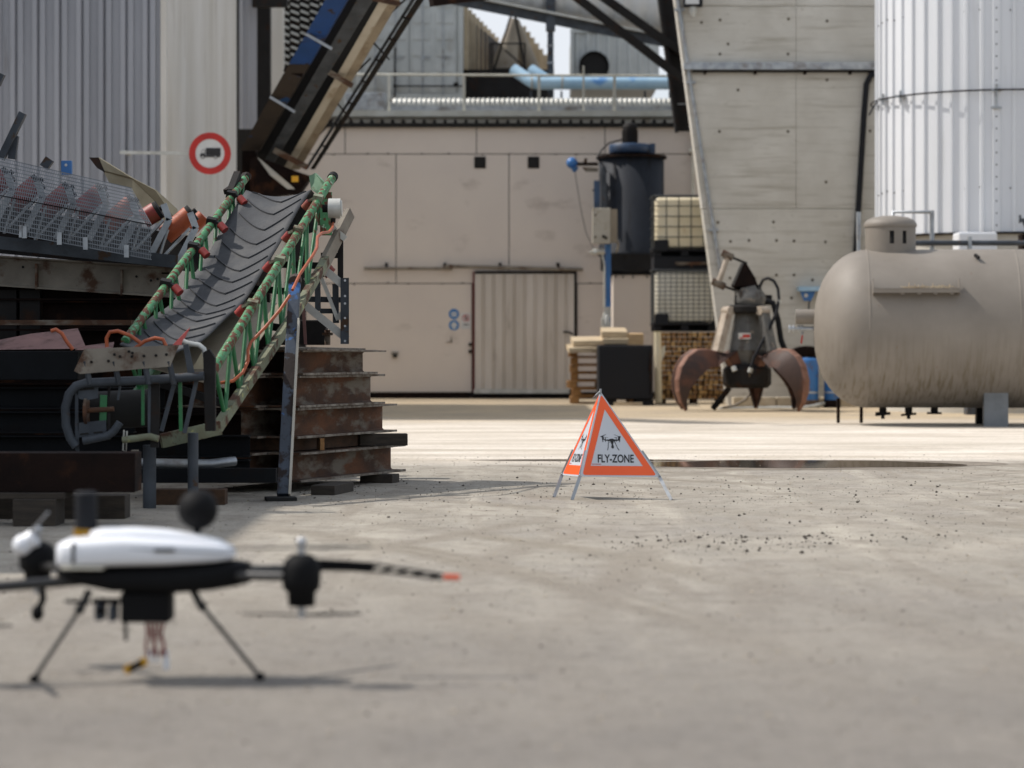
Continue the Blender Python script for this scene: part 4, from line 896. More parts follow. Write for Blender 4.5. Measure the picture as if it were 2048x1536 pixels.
# timber stack: battens, ends to the camera
tx0, tx1 = P(1322, 0, IY).x, P(1448, 0, IY).x
mt = [pm('batten_wood_' + n_, c1, c2, sc=9, rough=.9, bump=.3, stain='#5a4028', ss=14, slo=.6, shi=.75) for n_, c1, c2 in (('a', '#a8834f', '#937044'), ('b', '#8a683f', '#765735'), ('c', '#c09a63', '#a88553'), ('d', '#977046', '#7f5d3a'))]
pro = []
for m_ in mt:
    q = MB(); q.box((0, 0, .04), (.078, .95, .076)); o = q.build('timber_batten', m_, None, .003); tag(o, 'square timber batten end in the dense stack under the plastic tanks', 'timber', 'battens stacked under the plastic tanks'); pro.append(o)
rd = random.Random(12); used = set(); cols, rws = 12, 14; hh = (lowz - .10) / rws
for j in range(rws):
    xo = rd.uniform(-.015, .015)
    for i in range(cols):
        k = rd.randrange(4); o = pro[k] if k not in used else pro[k].copy()
        if k in used: COL.objects.link(o)
        used.add(k)
        o.location = (tx0 + (tx1 - tx0) * (i + .5) / cols + xo + rd.uniform(-.004, .004), IY + .5 + rd.uniform(-.07, .05), .09 + j * hh + (.0))
        on = ['first', 'second', 'third', 'fourth', 'fifth', 'sixth', 'seventh', 'eighth', 'ninth', 'tenth', 'eleventh', 'twelfth', 'thirteenth', 'fourteenth']
        o['label'] = 'timber batten end, %s from left in the %s row up, under plastic tanks' % (on[i], on[j])
        o.rotation_euler = (rd.uniform(-.01, .01), 0, rd.uniform(-.03, .03))
        o.scale = (rd.uniform(.88, 1.0), 1, rd.uniform(.80, .92) * hh / .08)
q = MB(); q.bb((tx0, IY + .1, 0), (tx0 + .1, IY + .9, .088)); q.bb(((tx0 + tx1) / 2, IY + .1, 0), ((tx0 + tx1) / 2 + .1, IY + .9, .088)); q.bb((tx1 - .1, IY + .1, 0), (tx1, IY + .9, .088)); tag(q.build('timber_bearer', M['wood_c']), 'bearers under the batten stack', 'timber')
# spiral wrapped white pipe
spiral(P(1317, 806, IY - .28), P(1315, 662, IY - .3), .06, .045, .012, M['ibc'], 'flexible_hose', 'pale ribbed flexible hose standing left of the batten stack')
q = MB(); pr = [P(1318, 700, IY - .22), P(1331, 690, IY - .22), P(1330, 706, IY - .22), P(1324, 722, IY - .22), P(1318, 716, IY - .22)]; q.prism(pr, (0, .01, 0)); tag(q.build('plastic_wrap', M['ibc_pale']), 'scrap of pale plastic wrap hanging beside battens', 'plastic')
# pallets
PY = 44.6; ps = PY / F; px0 = P(1140, 0, PY).x
def pallet(mb, x, y, z, L_=1.2, W_=.8):
    for i in range(3): mb.bb((x, y + i * (W_ - .1) / 2, z), (x + L_, y + i * (W_ - .1) / 2 + .1, z + .02))
    for i in range(3):
        for j in range(3): mb.bb((x + j * (L_ - .14) / 2, y + i * (W_ - .1) / 2, z + .021), (x + j * (L_ - .14) / 2 + .14, y + i * (W_ - .1) / 2 + .1, z + .095))
    for j in range(3): mb.bb((x + j * (L_ - .14) / 2, y, z + .096), (x + j * (L_ - .14) / 2 + .14, y + W_, z + .114))
    for i in range(5): mb.bb((x, y + i * (W_ - .12) / 4, z + .115), (x + L_, y + i * (W_ - .12) / 4 + .12, z + .137))
q = MB(); pallet(q, 0, 0, 0); p0_ = q.build('wooden_pallet', pm('pallet_wood_side', '#a1794a', '#8a6439', sc=4, rough=.85, bump=.3, stain='#5a4028', ss=5, slo=.55, shi=.75), None, .003)
rd = random.Random(5); labs = ['lowest wooden pallet of the stack left of black bin', 'second wooden pallet up in the stack by black bin', 'third wooden pallet up, stack left of the black bin', 'fourth wooden pallet up, stack left of the black bin', 'fifth wooden pallet up, stack left of the black bin', 'sixth wooden pallet up, stack left of the black bin', 'topmost wooden pallet, under the pale boards']
for k in range(7):
    o = p0_ if k == 0 else p0_.copy()
    if k: COL.objects.link(o)
    tag(o, labs[k], 'pallet', 'wooden pallets stacked by the black bin')
    o.location = (px0 + .6 + rd.uniform(-.03, .06), PY + .6 + rd.uniform(-.04, .04), .004 + k * .145 + (.0)); o.rotation_euler.z = rd.uniform(-.04, .04) + (math.pi if k % 2 else 0)
zt_ = .004 + 7 * .145
bl = ['pale flat board at the left front edge on the pallet stack', 'wide pale board lying on top of pallet stack, left', 'pale board in the middle on the pallet stack', 'upper short pale box board on the pallets', 'topmost short pale board on the pallets', 'weathered round-edged board right end on the pallets', 'small board tilted beneath the topmost boards']
bd = [(1135, 1182, 702, 690, 0), (1144, 1206, 689, 676, .12), (1180, 1214, 702, 690, .05), (1204, 1256, 684, 672, .1), (1203, 1254, 671, 658, .2), (1254, 1287, 700, 664, .25), (1206, 1262, 702, 686, .08)]
for i, (a, c_, lo_, hi_, dy) in enumerate(bd):
    q = MB(); A = P(a, lo_, PY + dy); B = P(c_, hi_, PY + dy); zc = (A.z + B.z) / 2
    q.box(((A.x + B.x) / 2, PY + dy + .22, zc), (B.x - A.x, .7, (B.z - A.z) * .85), (R(7 if i != 5 else 2), R(-1.5 + i * .5), R(4 - i)))
    tag(q.build('board', M['board'] if i != 5 else M['wood_b'], None, .004), bl[i], 'board', 'boards on the pallets')
q = MB(); q.bb((px0 + .1, PY + .3, zt_), (px0 + 1.15, PY + .9, P(0, 700, PY).z)); tag(q.build('timber_layer', M['wood']), 'layer of timber pieces beneath the pale boards on pallets', 'timber')
# black bin
KY = 43.4
bi = thing('black_bin', 'large square matt black crate on feet beside the pallets', 'crate', P(1252, 0, KY).xy.to_3d())
q = MB(); q.bb(P(1197, 799, KY), P(1306, 690, KY) + V(0, 1.0, 0)); q.build('body', M['black'], bi, .03)
q = MB()
for px_ in (1216, 1290): a = P(px_, 0, KY).x; q.bb((a - .16, KY + .05, 0), (a + .16, KY + .95, P(0, 799, KY).z - .002))
q.build('foot', M['dark'], bi, .01)
q = MB(); q.tube([P(1299, 742, KY - .03), P(1301, 706, KY - .03), P(1304, 700, KY - .03)], .018, 6); q.tube([P(1301, 706, KY - .03), P(1301, 790, KY - .03)], .012, 6); q.build('strap', M['rust_dark'], bi)
q = MB(); q.bb(P(1228, 812, KY - .1), P(1283, 804, KY + .2)); tag(q.build('bearer_plank', M['board']), 'pale plank lying under the front of the black crate', 'plank')
# ================================================================== ORANGE PEEL GRAB
GY = 39.7; s = GY / F; gx = P(1494, 0, GY).x
def gp_(px, py, dy=0): return P(px, py, GY + dy)
def gz(py): return P(0, py, GY).z
gr = thing('orange_peel_grab', 'rusty orange peel grab with curved claws standing before concrete wall', 'grab', (gx, GY, 0))
gc = V(gx, GY, 0)
q = MB(); q.lathe([(0, gz(776)), (.34, gz(776)), (.40, gz(768)), (.40, gz(738)), (.30, gz(728)), (0, gz(726))], gc, n=10, smooth=False); q.build('hub', M['dark_steel'], gr, .01)
# tapered housing (six sided)
q = MB(); q.lathe([(.20, gz(738)), (.30, gz(712)), (.34, gz(700)), (.22, gz(628)), (.20, gz(620))], gc, n=6, smooth=False, a0=30, a1=390); q.build('housing', M['grab_grey'], gr, .01)
q = MB(); c0 = gp_(1489, 672, -.325); q.box(c0, (.2, .006, .1), (R(10), 0, 0)); hs = q.build('sticker', M['white'], gr)
q = MB(); q.box(c0 - V(0, .005, 0) + V(.03, 0, .0), (.12, .006, .05), (R(10), 0, 0)); q.box(c0 - V(.05, .005, .03), (.06, .006, .015), (R(10), 0, 0)); q.build('print', M['ink_red'], hs)
for (x_, y_, m_) in ((1531, 640, 'yellow'), (1535, 671, 'white')):
    q = MB(); q.box(gp_(x_, y_, -.27), (.09, .006, .075), (R(10), 0, R(25))); q.build('sticker', M[m_], gr)
# top ring with lugs
q = MB(); q.lathe([(0, gz(628)), (.30, gz(628)), (.34, gz(624)), (.34, gz(614)), (.28, gz(610)), (0, gz(610))], gc, n=30, smooth=False); q.build('top_ring', M['dark_steel'], gr)
TA_ = [154, 208, 283, 318, 50]      # tine directions, anticlockwise from the right as seen from below (towards camera = positive)
for a in TA_:
    d = V(math.cos(R(a)), -math.sin(R(a)), 0); sd = V(-d.y, d.x, 0)
    q = MB(); c0 = gc + d * .36 + V(0, 0, gz(622)); q.cyl(c0 - sd * .1, c0 + sd * .1, .075, n=18); q.build('pivot', M['grab_beige'], gr)
    # cylinder guard: box bar from ring down to the tine
    pa = gc + d * .38 + V(0, 0, gz(628)); pb = gc + d * .56 + V(0, 0, gz(704))
    mt_ = M['grab_beige'] if a in (154, 208) else M['grab_grey']
    q = MB(); q.beam(pa, pb, .17, .12, up=d); q.build('cylinder_guard', mt_, gr, .012)
    # tine: curved shell
    prof = [(.26, .50), (.30, .68), (.40, .85), (.57, .97), (.78, 1.02), (.98, 1.01), (1.16, .90), (1.28, .73), (1.34, .52), (1.33, .33), (1.27, .15), (1.17, .01)]
    wid = [.20, .24, .28, .38, .46, .47, .45, .41, .35, .27, .18, .07]
    pts = [gc + d * r_ + V(0, 0, z) for r_, z in prof]; N_ = len(pts)
    dep = [.16, .22, .25, .27, .30, .33, .35, .33, .27, .19, .10, .03]
    outer = []; inner = []
    for i, p in enumerate(pts):
        t_ = (pts[min(i + 1, N_ - 1)] - pts[max(i - 1, 0)]).normalized(); nrm = sd.cross(t_).normalized()
        if nrm.dot(d + V(0, 0, .6)) < 0: nrm = -nrm
        bk = min(.15, wid[i] * .6) / 2; w2 = wid[i] / 2
        o_ = [(-w2, -dep[i]), (-(w2 * .62 + bk * .38), -dep[i] * .5), (-bk, -.012), (-bk * .6, .004), (bk * .6, .004), (bk, -.012), (w2 * .62 + bk * .38, -dep[i] * .5), (w2, -dep[i])]
        n_ = [(-w2 + .03, -dep[i]), (-(w2 * .62 + bk * .38) + .03, -dep[i] * .5 - .01), (-bk * .7, -.05), (-bk * .4, -.05), (bk * .4, -.05), (bk * .7, -.05), (w2 * .62 + bk * .38 - .03, -dep[i] * .5 - .01), (w2 - .03, -dep[i])]
        if i >= N_ - 2: n_ = [(x * .5, y * .9 - .003) for x, y in o_]
        outer.append([p + sd * x + nrm * y for x, y in o_]); inner.append([p + sd * x + nrm * y for x, y in n_])
    def shell(cols, closed):
        q = MB(); K = len(cols); vs = []
        for i in range(N_): vs += [outer[i][c_] for c_ in cols] + [inner[i][c_] for c_ in cols]
        fs = []
        for i in range(N_ - 1):
            A, B_ = i * 2 * K, (i + 1) * 2 * K
            for k in range(K - 1): fs += [[A + k, A + k + 1, B_ + k + 1, B_ + k], [A + K + k, B_ + K + k, B_ + K + k + 1, A + K + k + 1]]
            for k in (0, K - 1): fs.append([A + k, B_ + k, B_ + K + k, A + K + k])
        for i in (0, N_ - 1):
            A = i * 2 * K; fs += [[A + k, A + k + 1, A + K + k + 1, A + K + k] for k in range(K - 1)]
        q.add(vs, fs, False); return q
    q = shell([0, 1, 2], 0); m1 = shell([5, 6, 7], 0); q.v and q.add(m1.v, m1.f, False)
    q.sm = [True] * len(q.sm); tn = q.build('tine', M['tine'], gr)
    em = tn.modifiers.new('edge', 'EDGE_SPLIT'); em.split_angle = R(35)
    q = shell([2, 3, 4, 5], 0); bs_ = q.build('back_strip', M['tine_edge'], tn)
# rotator and tilted head
q = MB(); q.tube([gp_(1502, 612), gp_(1501, 604), gp_(1499, 596), gp_(1497, 588), gp_(1494, 574)], [.22, .26, .265, .235, .21], 32); q.build('rotator', M['grab_grey'], gr)
q = MB(); q.bb(gp_(1471, 612, -.1), gp_(1484, 592, .1)); q.build('rotator_lug', M['dark_steel'], gr)
q = MB(); up_ = (P(1440, 500, 0.001 + GY) - P(1480, 580, GY)).normalized()
for yy in (-.17, .15): q.prism([gp_(1474, 580, yy), gp_(1518, 578, yy), gp_(1511, 556, yy), gp_(1494, 528, yy), gp_(1484, 526, yy), gp_(1462, 573, yy)], (0, .03, 0))
q.prism([gp_(1474, 580, -.17), gp_(1518, 578, -.17), gp_(1516, 571, -.17), gp_(1470, 573, -.17)], (0, .33, 0)); yk = q.build('yoke', M['rust_dark'], gr)
q = MB(); q.beam(gp_(1484, 526), gp_(1464, 572), .36, .02, up=(1, 0, 0)); q.build('yoke_plate', M['grab_grey'], gr)
q = MB(); q.beam(gp_(1447, 508), gp_(1494, 527), .10, .035, up=(0, 0, 1)); q.beam(gp_(1424, 564), gp_(1474, 582), .10, .035, up=(0, 0, 1)); q.build('yoke_arm', M['dark_steel'], gr)
q = MB(); q.tube([gp_(1455, 514), gp_(1437, 566)], .045, 12); q.build('pin_bar', M['grab_beige'], gr)
for a, c_ in (((1444, 505), (1466, 516)), ((1424, 562), (1450, 574))):
    q = MB(); q.cyl(gp_(*a, -.0), gp_(*c_, 0), .06, n=8); q.cyl(gp_((a[0] + c_[0]) / 2, (a[1] + c_[1]) / 2 - 3), gp_((a[0] + c_[0]) / 2 + 1, (a[1] + c_[1]) / 2 + 4), .09, n=8); q.build('nut', M['rust'], gr)
q = MB(); q.tube([gp_(1519, 590, -.1), gp_(1520, 572, -.1), gp_(1526, 560, -.12), gp_(1536, 556, -.15), gp_(1548, 562, -.18), gp_(1556, 577, -.2), gp_(1558, 598, -.24), gp_(1553, 625, -.3), gp_(1540, 655, -.38), gp_(1524, 685, -.42), gp_(1508, 715, -.45), gp_(1500, 742, -.45)], .026, 10); q.build('hydraulic_hose', M['black'], gr)
q = MB(); q.tube([gp_(1502, 736, -.45), gp_(1499, 745, -.45)], .04, 8); q.tube([gp_(1467, 733, -.42), gp_(1470, 742, -.44)], .045, 8); q.tube([gp_(1558, 600, -.24), gp_(1558, 608, -.24)], .036, 8); q.build('hose_fitting', M['galv_light'], gr)
q = MB(); q.tube([gp_(1500, 776, -.2), gp_(1499, 745, -.44)], .01, 6); q.build('wire', M['tan'], gr)
q = MB(); q.tube([gp_(1525, 600, .3), gp_(1546, 606, .3), gp_(1556, 640, .35), gp_(1562, 680, .4), gp_(1574, 712, .4)], .05, 10); q.build('thick_hose', M['black'], gr)
q = MB(); q.bb(gp_(1526, 602, .45), gp_(1543, 590, .55)); q.tube([gp_(1528, 606, .48), gp_(1544, 606, .48)], .035, 8); q.build('valve_block', M['dark_steel'], gr, .01)
q = MB(); q.tube([gp_(1458, 776, .3), gp_(1440, 800, .4), gp_(1425, 818, .4)], .05, 10); tag(q.build('steel_tube', M['dark_steel']), 'dark tube leaning to the ground beneath the grab', 'tube')
q = MB(); q.tube([P(1505, 782, 41), P(1490, 800, 41), P(1470, 811, 41), P(1445, 815, 41)], .022, 8); tag(q.build('thin_hose', M['girder']), 'thin grey hose curving to the ground under the grab', 'hose')

q = MB(); pts = []
for i in range(15):
    a_ = R(12 + 156 * i / 14); pts.append(P(1612 + 44 * math.cos(a_), 745 - 42 * math.sin(a_), 43.3))
for p, p2 in zip(pts, pts[1:]): q.beam(p, p2 + (p2 - p) * .08, .5, .20, up=(p + p2) / 2 - P(1612, 760, 43.3))
tag(q.build('rusty_arch', M['rust_dark']), 'dark curved rusty steel arch over the blue cylinder behind the grab', 'scrap')
# ================================================================== FLY-ZONE WARNING PYRAMID
def text_geo(body, bold=.0):
    cu = bpy.data.curves.new('t', 'FONT'); cu.body = body; cu.size = 1; cu.align_x = 'CENTER'; cu.offset = bold
    o = bpy.data.objects.new('t', cu); COL.objects.link(o); bpy.context.view_layer.update()
    me = o.evaluated_get(bpy.context.evaluated_depsgraph_get()).to_mesh()
    vs = [v.co.copy() for v in me.vertices]; fs = [list(p.vertices) for p in me.polygons]
    o.to_mesh_clear(); bpy.data.objects.remove(o); bpy.data.curves.remove(cu)
    return vs, fs
Y0 = 16.15
A3 = P(1160, 953, Y0); B3 = P(1319, 954, Y0 + .05); C3 = P(1124, 950, Y0 + .36); T3 = P(1201, 783, Y0 + .14)
wp = thing('warning_pyramid', 'orange and white folding triangular FLY-ZONE warning sign on thin metal legs', 'warning sign', V((A3.x + B3.x) / 2, Y0 + .1, 0))
LA, LB, LT = (1158, 954), (1319, 954), (1202, 783)
def bary(p):
    x, y = p; (x1, y1), (x2, y2), (x3, y3) = LA, LB, LT; d = (y2 - y3) * (x1 - x3) + (x3 - x2) * (y1 - y3)
    a = ((y2 - y3) * (x - x3) + (x3 - x2) * (y - y3)) / d; b_ = ((y3 - y1) * (x - x3) + (x1 - x3) * (y - y3)) / d; return a, b_, 1 - a - b_
def rnd(tri, rad, n=6):
    o = []
    for i in range(3):
        p = Vector(tri[i]); a = (Vector(tri[i - 1]) - p).normalized(); b_ = (Vector(tri[(i + 1) % 3]) - p).normalized()
        r_ = rad[i]; s0 = p + a * r_; s1 = p + b_ * r_
        for k in range(n + 1): u = k / n; o.append(tuple(s0 * (1 - u) ** 2 + p * 2 * u * (1 - u) + s1 * u * u))
    return o
cr = lambda x, y: (1060 + x / 5.485, 740 + y / 5.485)
icon = [[(865, 765), (880, 758), (905, 757), (925, 764), (955, 768), (965, 762), (968, 736), (962, 730), (990, 728), (1000, 738), (990, 744), (984, 768), (975, 778), (940, 782), (918, 786), (913, 806), (908, 824), (895, 826), (888, 806), (880, 786), (860, 782), (815, 776), (800, 768), (795, 745), (772, 738), (768, 732), (800, 728), (808, 738), (806, 762), (830, 768)],
        [(766, 735), (832, 708), (834, 711), (790, 735)], [(1000, 742), (920, 708), (922, 712), (975, 738)],
        [(789, 740), (797, 740), (801, 792), (794, 797), (789, 770)], [(981, 740), (988, 740), (990, 770), (985, 797), (978, 792)],
        [(820, 745), (828, 745), (830, 790), (823, 795)], [(942, 745), (950, 745), (950, 792), (943, 788)],
        [(815, 742), (855, 744), (855, 746), (815, 746)], [(920, 744), (960, 741), (960, 745), (920, 747)],
        [(857, 775), (863, 777), (857, 865), (850, 884), (843, 882), (850, 862)], [(920, 782), (927, 780), (962, 858), (981, 882), (975, 886), (958, 866)],
        [(893, 824), (914, 824), (916, 836), (920, 850), (912, 864), (897, 864), (888, 850), (892, 838)],
        [(868, 790), (876, 790), (878, 802), (872, 803)], [(926, 788), (932, 788), (930, 802), (925, 800)]]
tv, tf = text_geo('FLY-ZONE', .022)
tw = max(v.x for v in tv) - min(v.x for v in tv)
def face(a3, b3, t3, nm, lab=None):
    nrm = (b3 - a3).cross(t3 - a3).normalized()
    cen = (A3 + B3 + C3) / 3
    if nrm.dot((a3 + b3 + t3) / 3 - (cen + V(0, 0, .1))) < 0: nrm = -nrm
    def M3(p, off): a, b_, c_ = bary(p); return a3 * a + b3 * b_ + t3 * c_ + nrm * off
    q = MB(); out = rnd([LA, LB, LT], [3, 3, 5]); q.prism([M3(p, -.004) for p in out], nrm * .004); pn = q.build(nm, M['sign_white'], wp)
    if lab: pn['label'] = lab
    def ring(o, i_, off):
        n = len(o); return [M3(p, off) for p in o] + [M3(p, off) for p in i_], [[k, (k + 1) % n, n + (k + 1) % n, n + k] for k in range(n)]
    q = MB(); o_ = rnd([(1163, 951), (1313, 951), (1203, 789)], [7, 7, 6]); i_ = rnd([(1180, 932.5), (1285.5, 932.5), (1210, 819)], [.1, .1, .1]); q.add(*ring(o_, i_, .0015)); q.build('orange_border', M['orange'], pn, fix=False)
    q = MB()
    for pl in icon: q.add([M3(cr(*p), .0015) for p in pl], [list(range(len(pl)))])
    q.build('drone_symbol', M['ink'], pn, fix=False)
    q = MB(); h_ = max(v.y for v in tv) - min(v.y for v in tv); ym = min(v.y for v in tv)
    q.add([M3((1230.5 + (v.x) * 73 / tw, 926 - (v.y - ym) * 16.5 / h_), .0015) for v in tv], tf); q.build('lettering', M['ink'], pn, fix=False)
    q = MB(); q.add([M3(p, .0016) for p in ((1182, 928.6), (1201, 928.6), (1201, 929.8), (1182, 929.8))], [[0, 1, 2, 3]]); q.build('small_print', M['ink_red'], pn, fix=False)
face(A3, B3, T3, 'front_panel', 'front panel reading FLY-ZONE under a drone symbol')
face(C3, A3, T3, 'side_panel', 'narrow sunlit side panel')
face(B3, C3, T3, 'rear_panel')
for c_, ft in ((A3, P(1144, 1000, 16.12)), (B3, P(1343, 1001, 16.10)), (C3, P(1108, 995, 16.42))):
    ft.z = 0; top = T3 + (c_ - T3) * .1
    q = MB(); pr = [(-.011, -.0075), (.011, -.0075), (.011, .0075), (-.011, .0075)]
    q.sweep(c_ + (T3 - c_) * .3 - V(0, -.012, 0), c_ - V(0, -.008, 0), pr, up=(0, 1, 0)); q.sweep(c_ - V(0, -.008, 0), ft, pr, up=(0, 1, 0)); q.build('leg', M['galv'], wp)
q = MB(); q.cyl(T3 - V(0, 0, .02), T3 + V(0, 0, .018), .0075, n=12); q.tube([T3 + V(-.002, -.01, .008), T3 + V(-.03, -.012, -.02), T3 + V(-.052, -.012, -.045), T3 + V(-.05, -.012, -.055), T3 + V(-.035, -.012, -.045), T3 + V(-.005, -.012, 0)], .0022, 6); q.build('top_clip', M['galv'], wp)
for c_ in (A3, B3, C3):
    q = MB(); q.sphere(c_ + V(0, -.006, .008), .006, 8); q.build('rivet', M['silver'], wp)
# ================================================================== DRONE
DY = 7.35
def D(px, py, dy=0): return P(px, py, DY + dy)
dr_ = thing('survey_drone', 'black and white multirotor drone standing on thin legs in the foreground', 'drone', V(D(300, 0).x, DY, 0))
s = DY / F
# body shell: lofted along x from px 120 to 470
def loft(mb, secs, n=20, smooth=True, pw=.6):
    """secs: (centre, half_depth, z_low, z_high) rounded boxes"""
    vs = []
    for c_, hy, hz in secs:
        for k in range(n):
            a = 2 * math.pi * k / n; ca, sa = math.cos(a), math.sin(a)
            vs.append(c_ + V(0, hy * math.copysign(abs(ca) ** pw, ca), hz * math.copysign(abs(sa) ** pw, sa)))
    N_ = len(secs); fs = [[i * n + k, i * n + (k + 1) % n, (i + 1) * n + (k + 1) % n, (i + 1) * n + k] for i in range(N_ - 1) for k in range(n)]
    mb.add(vs, fs, smooth); mb.add(vs[:n], [list(range(n))]); mb.add(vs[-n:], [list(range(n))])
q = MB(); secs = []
for px_, top, bot, hy in ((120, 1094, 1130, .06), (124, 1082, 1132, .095), (140, 1074, 1133, .11), (175, 1070, 1132, .12), (260, 1066, 1130, .125), (340, 1071, 1128, .12), (400, 1077, 1125, .105), (440, 1084, 1122, .085), (464, 1092, 1118, .055), (470, 1099, 1114, .035)):
    c_ = D(px_, (top + bot) / 2); secs.append((c_, hy, (bot - top) / 2 * s * .96))
loft(q, secs, 28, True, .48); sh = q.build('body_shell', M['drone_white'], dr_)
q = MB(); secs = []
for px_, top, bot, hy in ((182, 1070, 1096, .03), (186, 1060, 1096, .06), (205, 1055, 1096, .075), (270, 1055, 1096, .08), (330, 1059, 1096, .075), (390, 1068, 1098, .06), (440, 1080, 1100, .04), (455, 1088, 1102, .02)):
    secs.append((D(px_, (top + bot) / 2), hy, (bot - top) / 2 * s))
loft(q, secs, 24, True, .5); q.build('top_hatch', M['drone_white'], sh)
q = MB()
for pts in ([(128, 1100), (240, 1097), (330, 1101), (460, 1106)],):
    q.tube([D(x, y, -.1225 if 150 < x < 400 else -.09) for x, y in pts], .0012, 6)
q.build('panel_seam', M['grey_steel'], sh)
q = MB(); q.bb(D(308, 1104, -.128), D(352, 1095, -.08)); q.build('vent_slot', M['drone_black'], sh, .002)
q = MB(); q.bb(D(142, 1127, -.12), D(166, 1078, .02)); q.build('antenna_mount', M['drone_black'], sh, .004)
q = MB(); q.bb(D(122, 1134, -.115), D(230, 1127, .1)); q.build('battery_rim', M['ibc_pale'], sh, .003)
q = MB(); secs = []
for px_, top, bot, hy in ((120, 1134, 1152, .05), (160, 1132, 1166, .09), (230, 1131, 1180, .11), (350, 1127, 1184, .11), (430, 1122, 1178, .10), (470, 1120, 1172, .07), (500, 1124, 1165, .05)):
    secs.append((D(px_, (top + bot) / 2, .01), hy, (bot - top) / 2 * s))
loft(q, secs); q.build('chassis', M['drone_black'], dr_)
# arms and motors:  (motor px, y, dy)
def motor(px_, top, bot, dy, lab=None):
    q = MB(); c_ = D(px_, bot, dy); h_ = (bot - top) * (DY + dy) / F; r_ = .058
    q.lathe([(0, 0), (.040, .0), (.042, h_ * .26), (r_ * .96, h_ * .34), (r_, h_ * .5), (r_, h_ * .72), (r_ * .86, h_ * .88), (r_ * .5, h_ * .99), (0, h_)], c_, n=28); m_ = q.build('motor', M['drone_black'], dr_)
    q = MB(); q.tube([c_ + V(0, 0, h_), c_ + V(0, 0, h_ + .03)], .012, 10); q.sphere(c_ + V(0, 0, h_ + .035), .016, 12); q.build('hub_nut', M['silver'], m_); q = MB(); q.tube([c_, c_ - V(0, 0, .035)], .012, 10); q.build('lower_shaft', M['silver'], m_)
    return c_, h_
def blade(mb, c_, ang, L_, w_, tilt=.2, droop=0):
    d = V(math.cos(R(ang)), math.sin(R(ang)), 0); sd = V(-d.y, d.x, 0); vs = []; n_ = 9
    for i in range(n_):
        u = i / (n_ - 1); ww = w_ * (.45 + 1.1 * u * (1 - u) * 1.9) * (1 if u < .9 else .6); tl = tilt * (1 - .6 * u)
        p = c_ + d * (L_ * (.04 + .96 * u)) + V(0, 0, droop * u * u)
        for e, o_ in ((-.5, .0), (.5, .0)):
            vs += [p + sd * (e * ww) + V(0, 0, e * ww * tl + .002), p + sd * (e * ww) + V(0, 0, e * ww * tl - .002)]
    mb.add(vs, [[i * 4 + a, (i + 1) * 4 + a, (i + 1) * 4 + b_, i * 4 + b_] for i in range(n_ - 1) for a, b_ in ((0, 1), (1, 3), (3, 2), (2, 0))] + [[0, 1, 3, 2], [4 * n_ - 4, 4 * n_ - 2, 4 * n_ - 1, 4 * n_ - 3]], False)
def arm(p0, p1, r_):
    q = MB(); q.tube([p0, p1], r_, 14); return q.build('arm', M['carbon'], dr_)
arm(D(440, 1150, -.02), D(592, 1154, -.12), .014)
arm(D(170, 1160, -.02), D(-60, 1178, -.12), .016)
arm(D(430, 1140, .06), D(640, 1137, .36), .013)
arm(D(170, 1140, .06), D(72, 1130, .34), .013)
c1_, h1_ = motor(603, 1108, 1212, -.12)
c2_, h2_ = motor(-92, 1140, 1240, -.12)
c3_, h3_ = motor(75, 1083, 1165, .34)
for c_, h_, lo_a, up_a in ((c1_, h1_, (8, 172), (188, 12)), (c2_, h2_, (30, 200), (110, 290))):
    for ang in up_a:
        q = MB(); blade(q, c_ + V(0, 0, h_ + .018), ang, .215, .024); q.build('propeller_blade', M['drone_black'], dr_)
    for ang in lo_a:
        q = MB(); blade(q, c_ - V(0, 0, .026), ang, .18, .022); q.build('propeller_blade', M['drone_black'], dr_)
# rear right: perforated boom with orange tip
q = MB(); a = [D(640, 1130, .1), D(700, 1132, .1), D(760, 1137, .1), D(820, 1145, .1), D(885, 1154, .1)]
for i in range(4):
    p, p2 = a[i], a[i + 1]; h_ = .014 - i * .0018
    q.beam(p + V(0, 0, h_), p2 + V(0, 0, h_ - .0015), .02, .006); q.beam(p - V(0, 0, h_), p2 - V(0, 0, h_ - .0015), .02, .006)
    for k in range(2):
        u = k / 2; x0_ = p.lerp(p2, u); x1_ = p.lerp(p2, u + .5); q.beam(x0_ - V(0, 0, h_), x1_ + V(0, 0, h_), .018, .009)
q.beam(D(635, 1128, .1), D(745, 1134, .1), .022, .028)
q.build('rear_blade', M['drone_black'], dr_)
q = MB(); q.beam(D(886, 1154, .1), D(920, 1155, .1), .022, .016); q.build('blade_tip', M['tip_orange'], dr_, .004)
# rear left rotor: white hub, raised blade
q = MB(); q.sphere(D(46, 1090, .3), .034, 14, (1, 1, 1.0)); q.tube([D(46, 1090, .3), D(70, 1075, .3)], .03, 10); q.build('rotor_hub', M['drone_white'], dr_)
q = MB(); p = D(50, 1075, .3); p2 = D(96, 1025, .3); q.beam(p, p2, .006, .026, up=(0, 1, .2)); q.build('propeller_blade', M['silver'], dr_)
q = MB(); q.tube([D(84, 1165, .2), D(86, 1200, .2), D(78, 1215, .2)], .011, 10); q.sphere(D(75, 1226, .2), .02, 12, (1, 1, 1.3)); q.build('lower_rotor', M['drone_black'], dr_)
# antenna cylinder + ball
q = MB(); q.tube([D(172, 1058, .03), D(172, 986, .03)], .034, 20); q.tube([D(172, 986, .03), D(172, 983, .03)], [.034, .026], 20); an = q.build('antenna', M['black'], dr_)
q = MB(); q.tube([D(170, 1072, .03), D(171, 1057, .03)], .036, 20); q.build('brass_ring', M['gold'], an)
q = MB(); c_ = D(396, 1019, .05); q.sphere(c_, .062, 24); bl_ = q.build('sensor_ball', M['drone_black'], dr_)
q = MB(); q.tube([c_ - V(0, 0, .05), D(392, 1075, .05)], .012, 10); q.build('stalk', M['drone_black'], bl_)
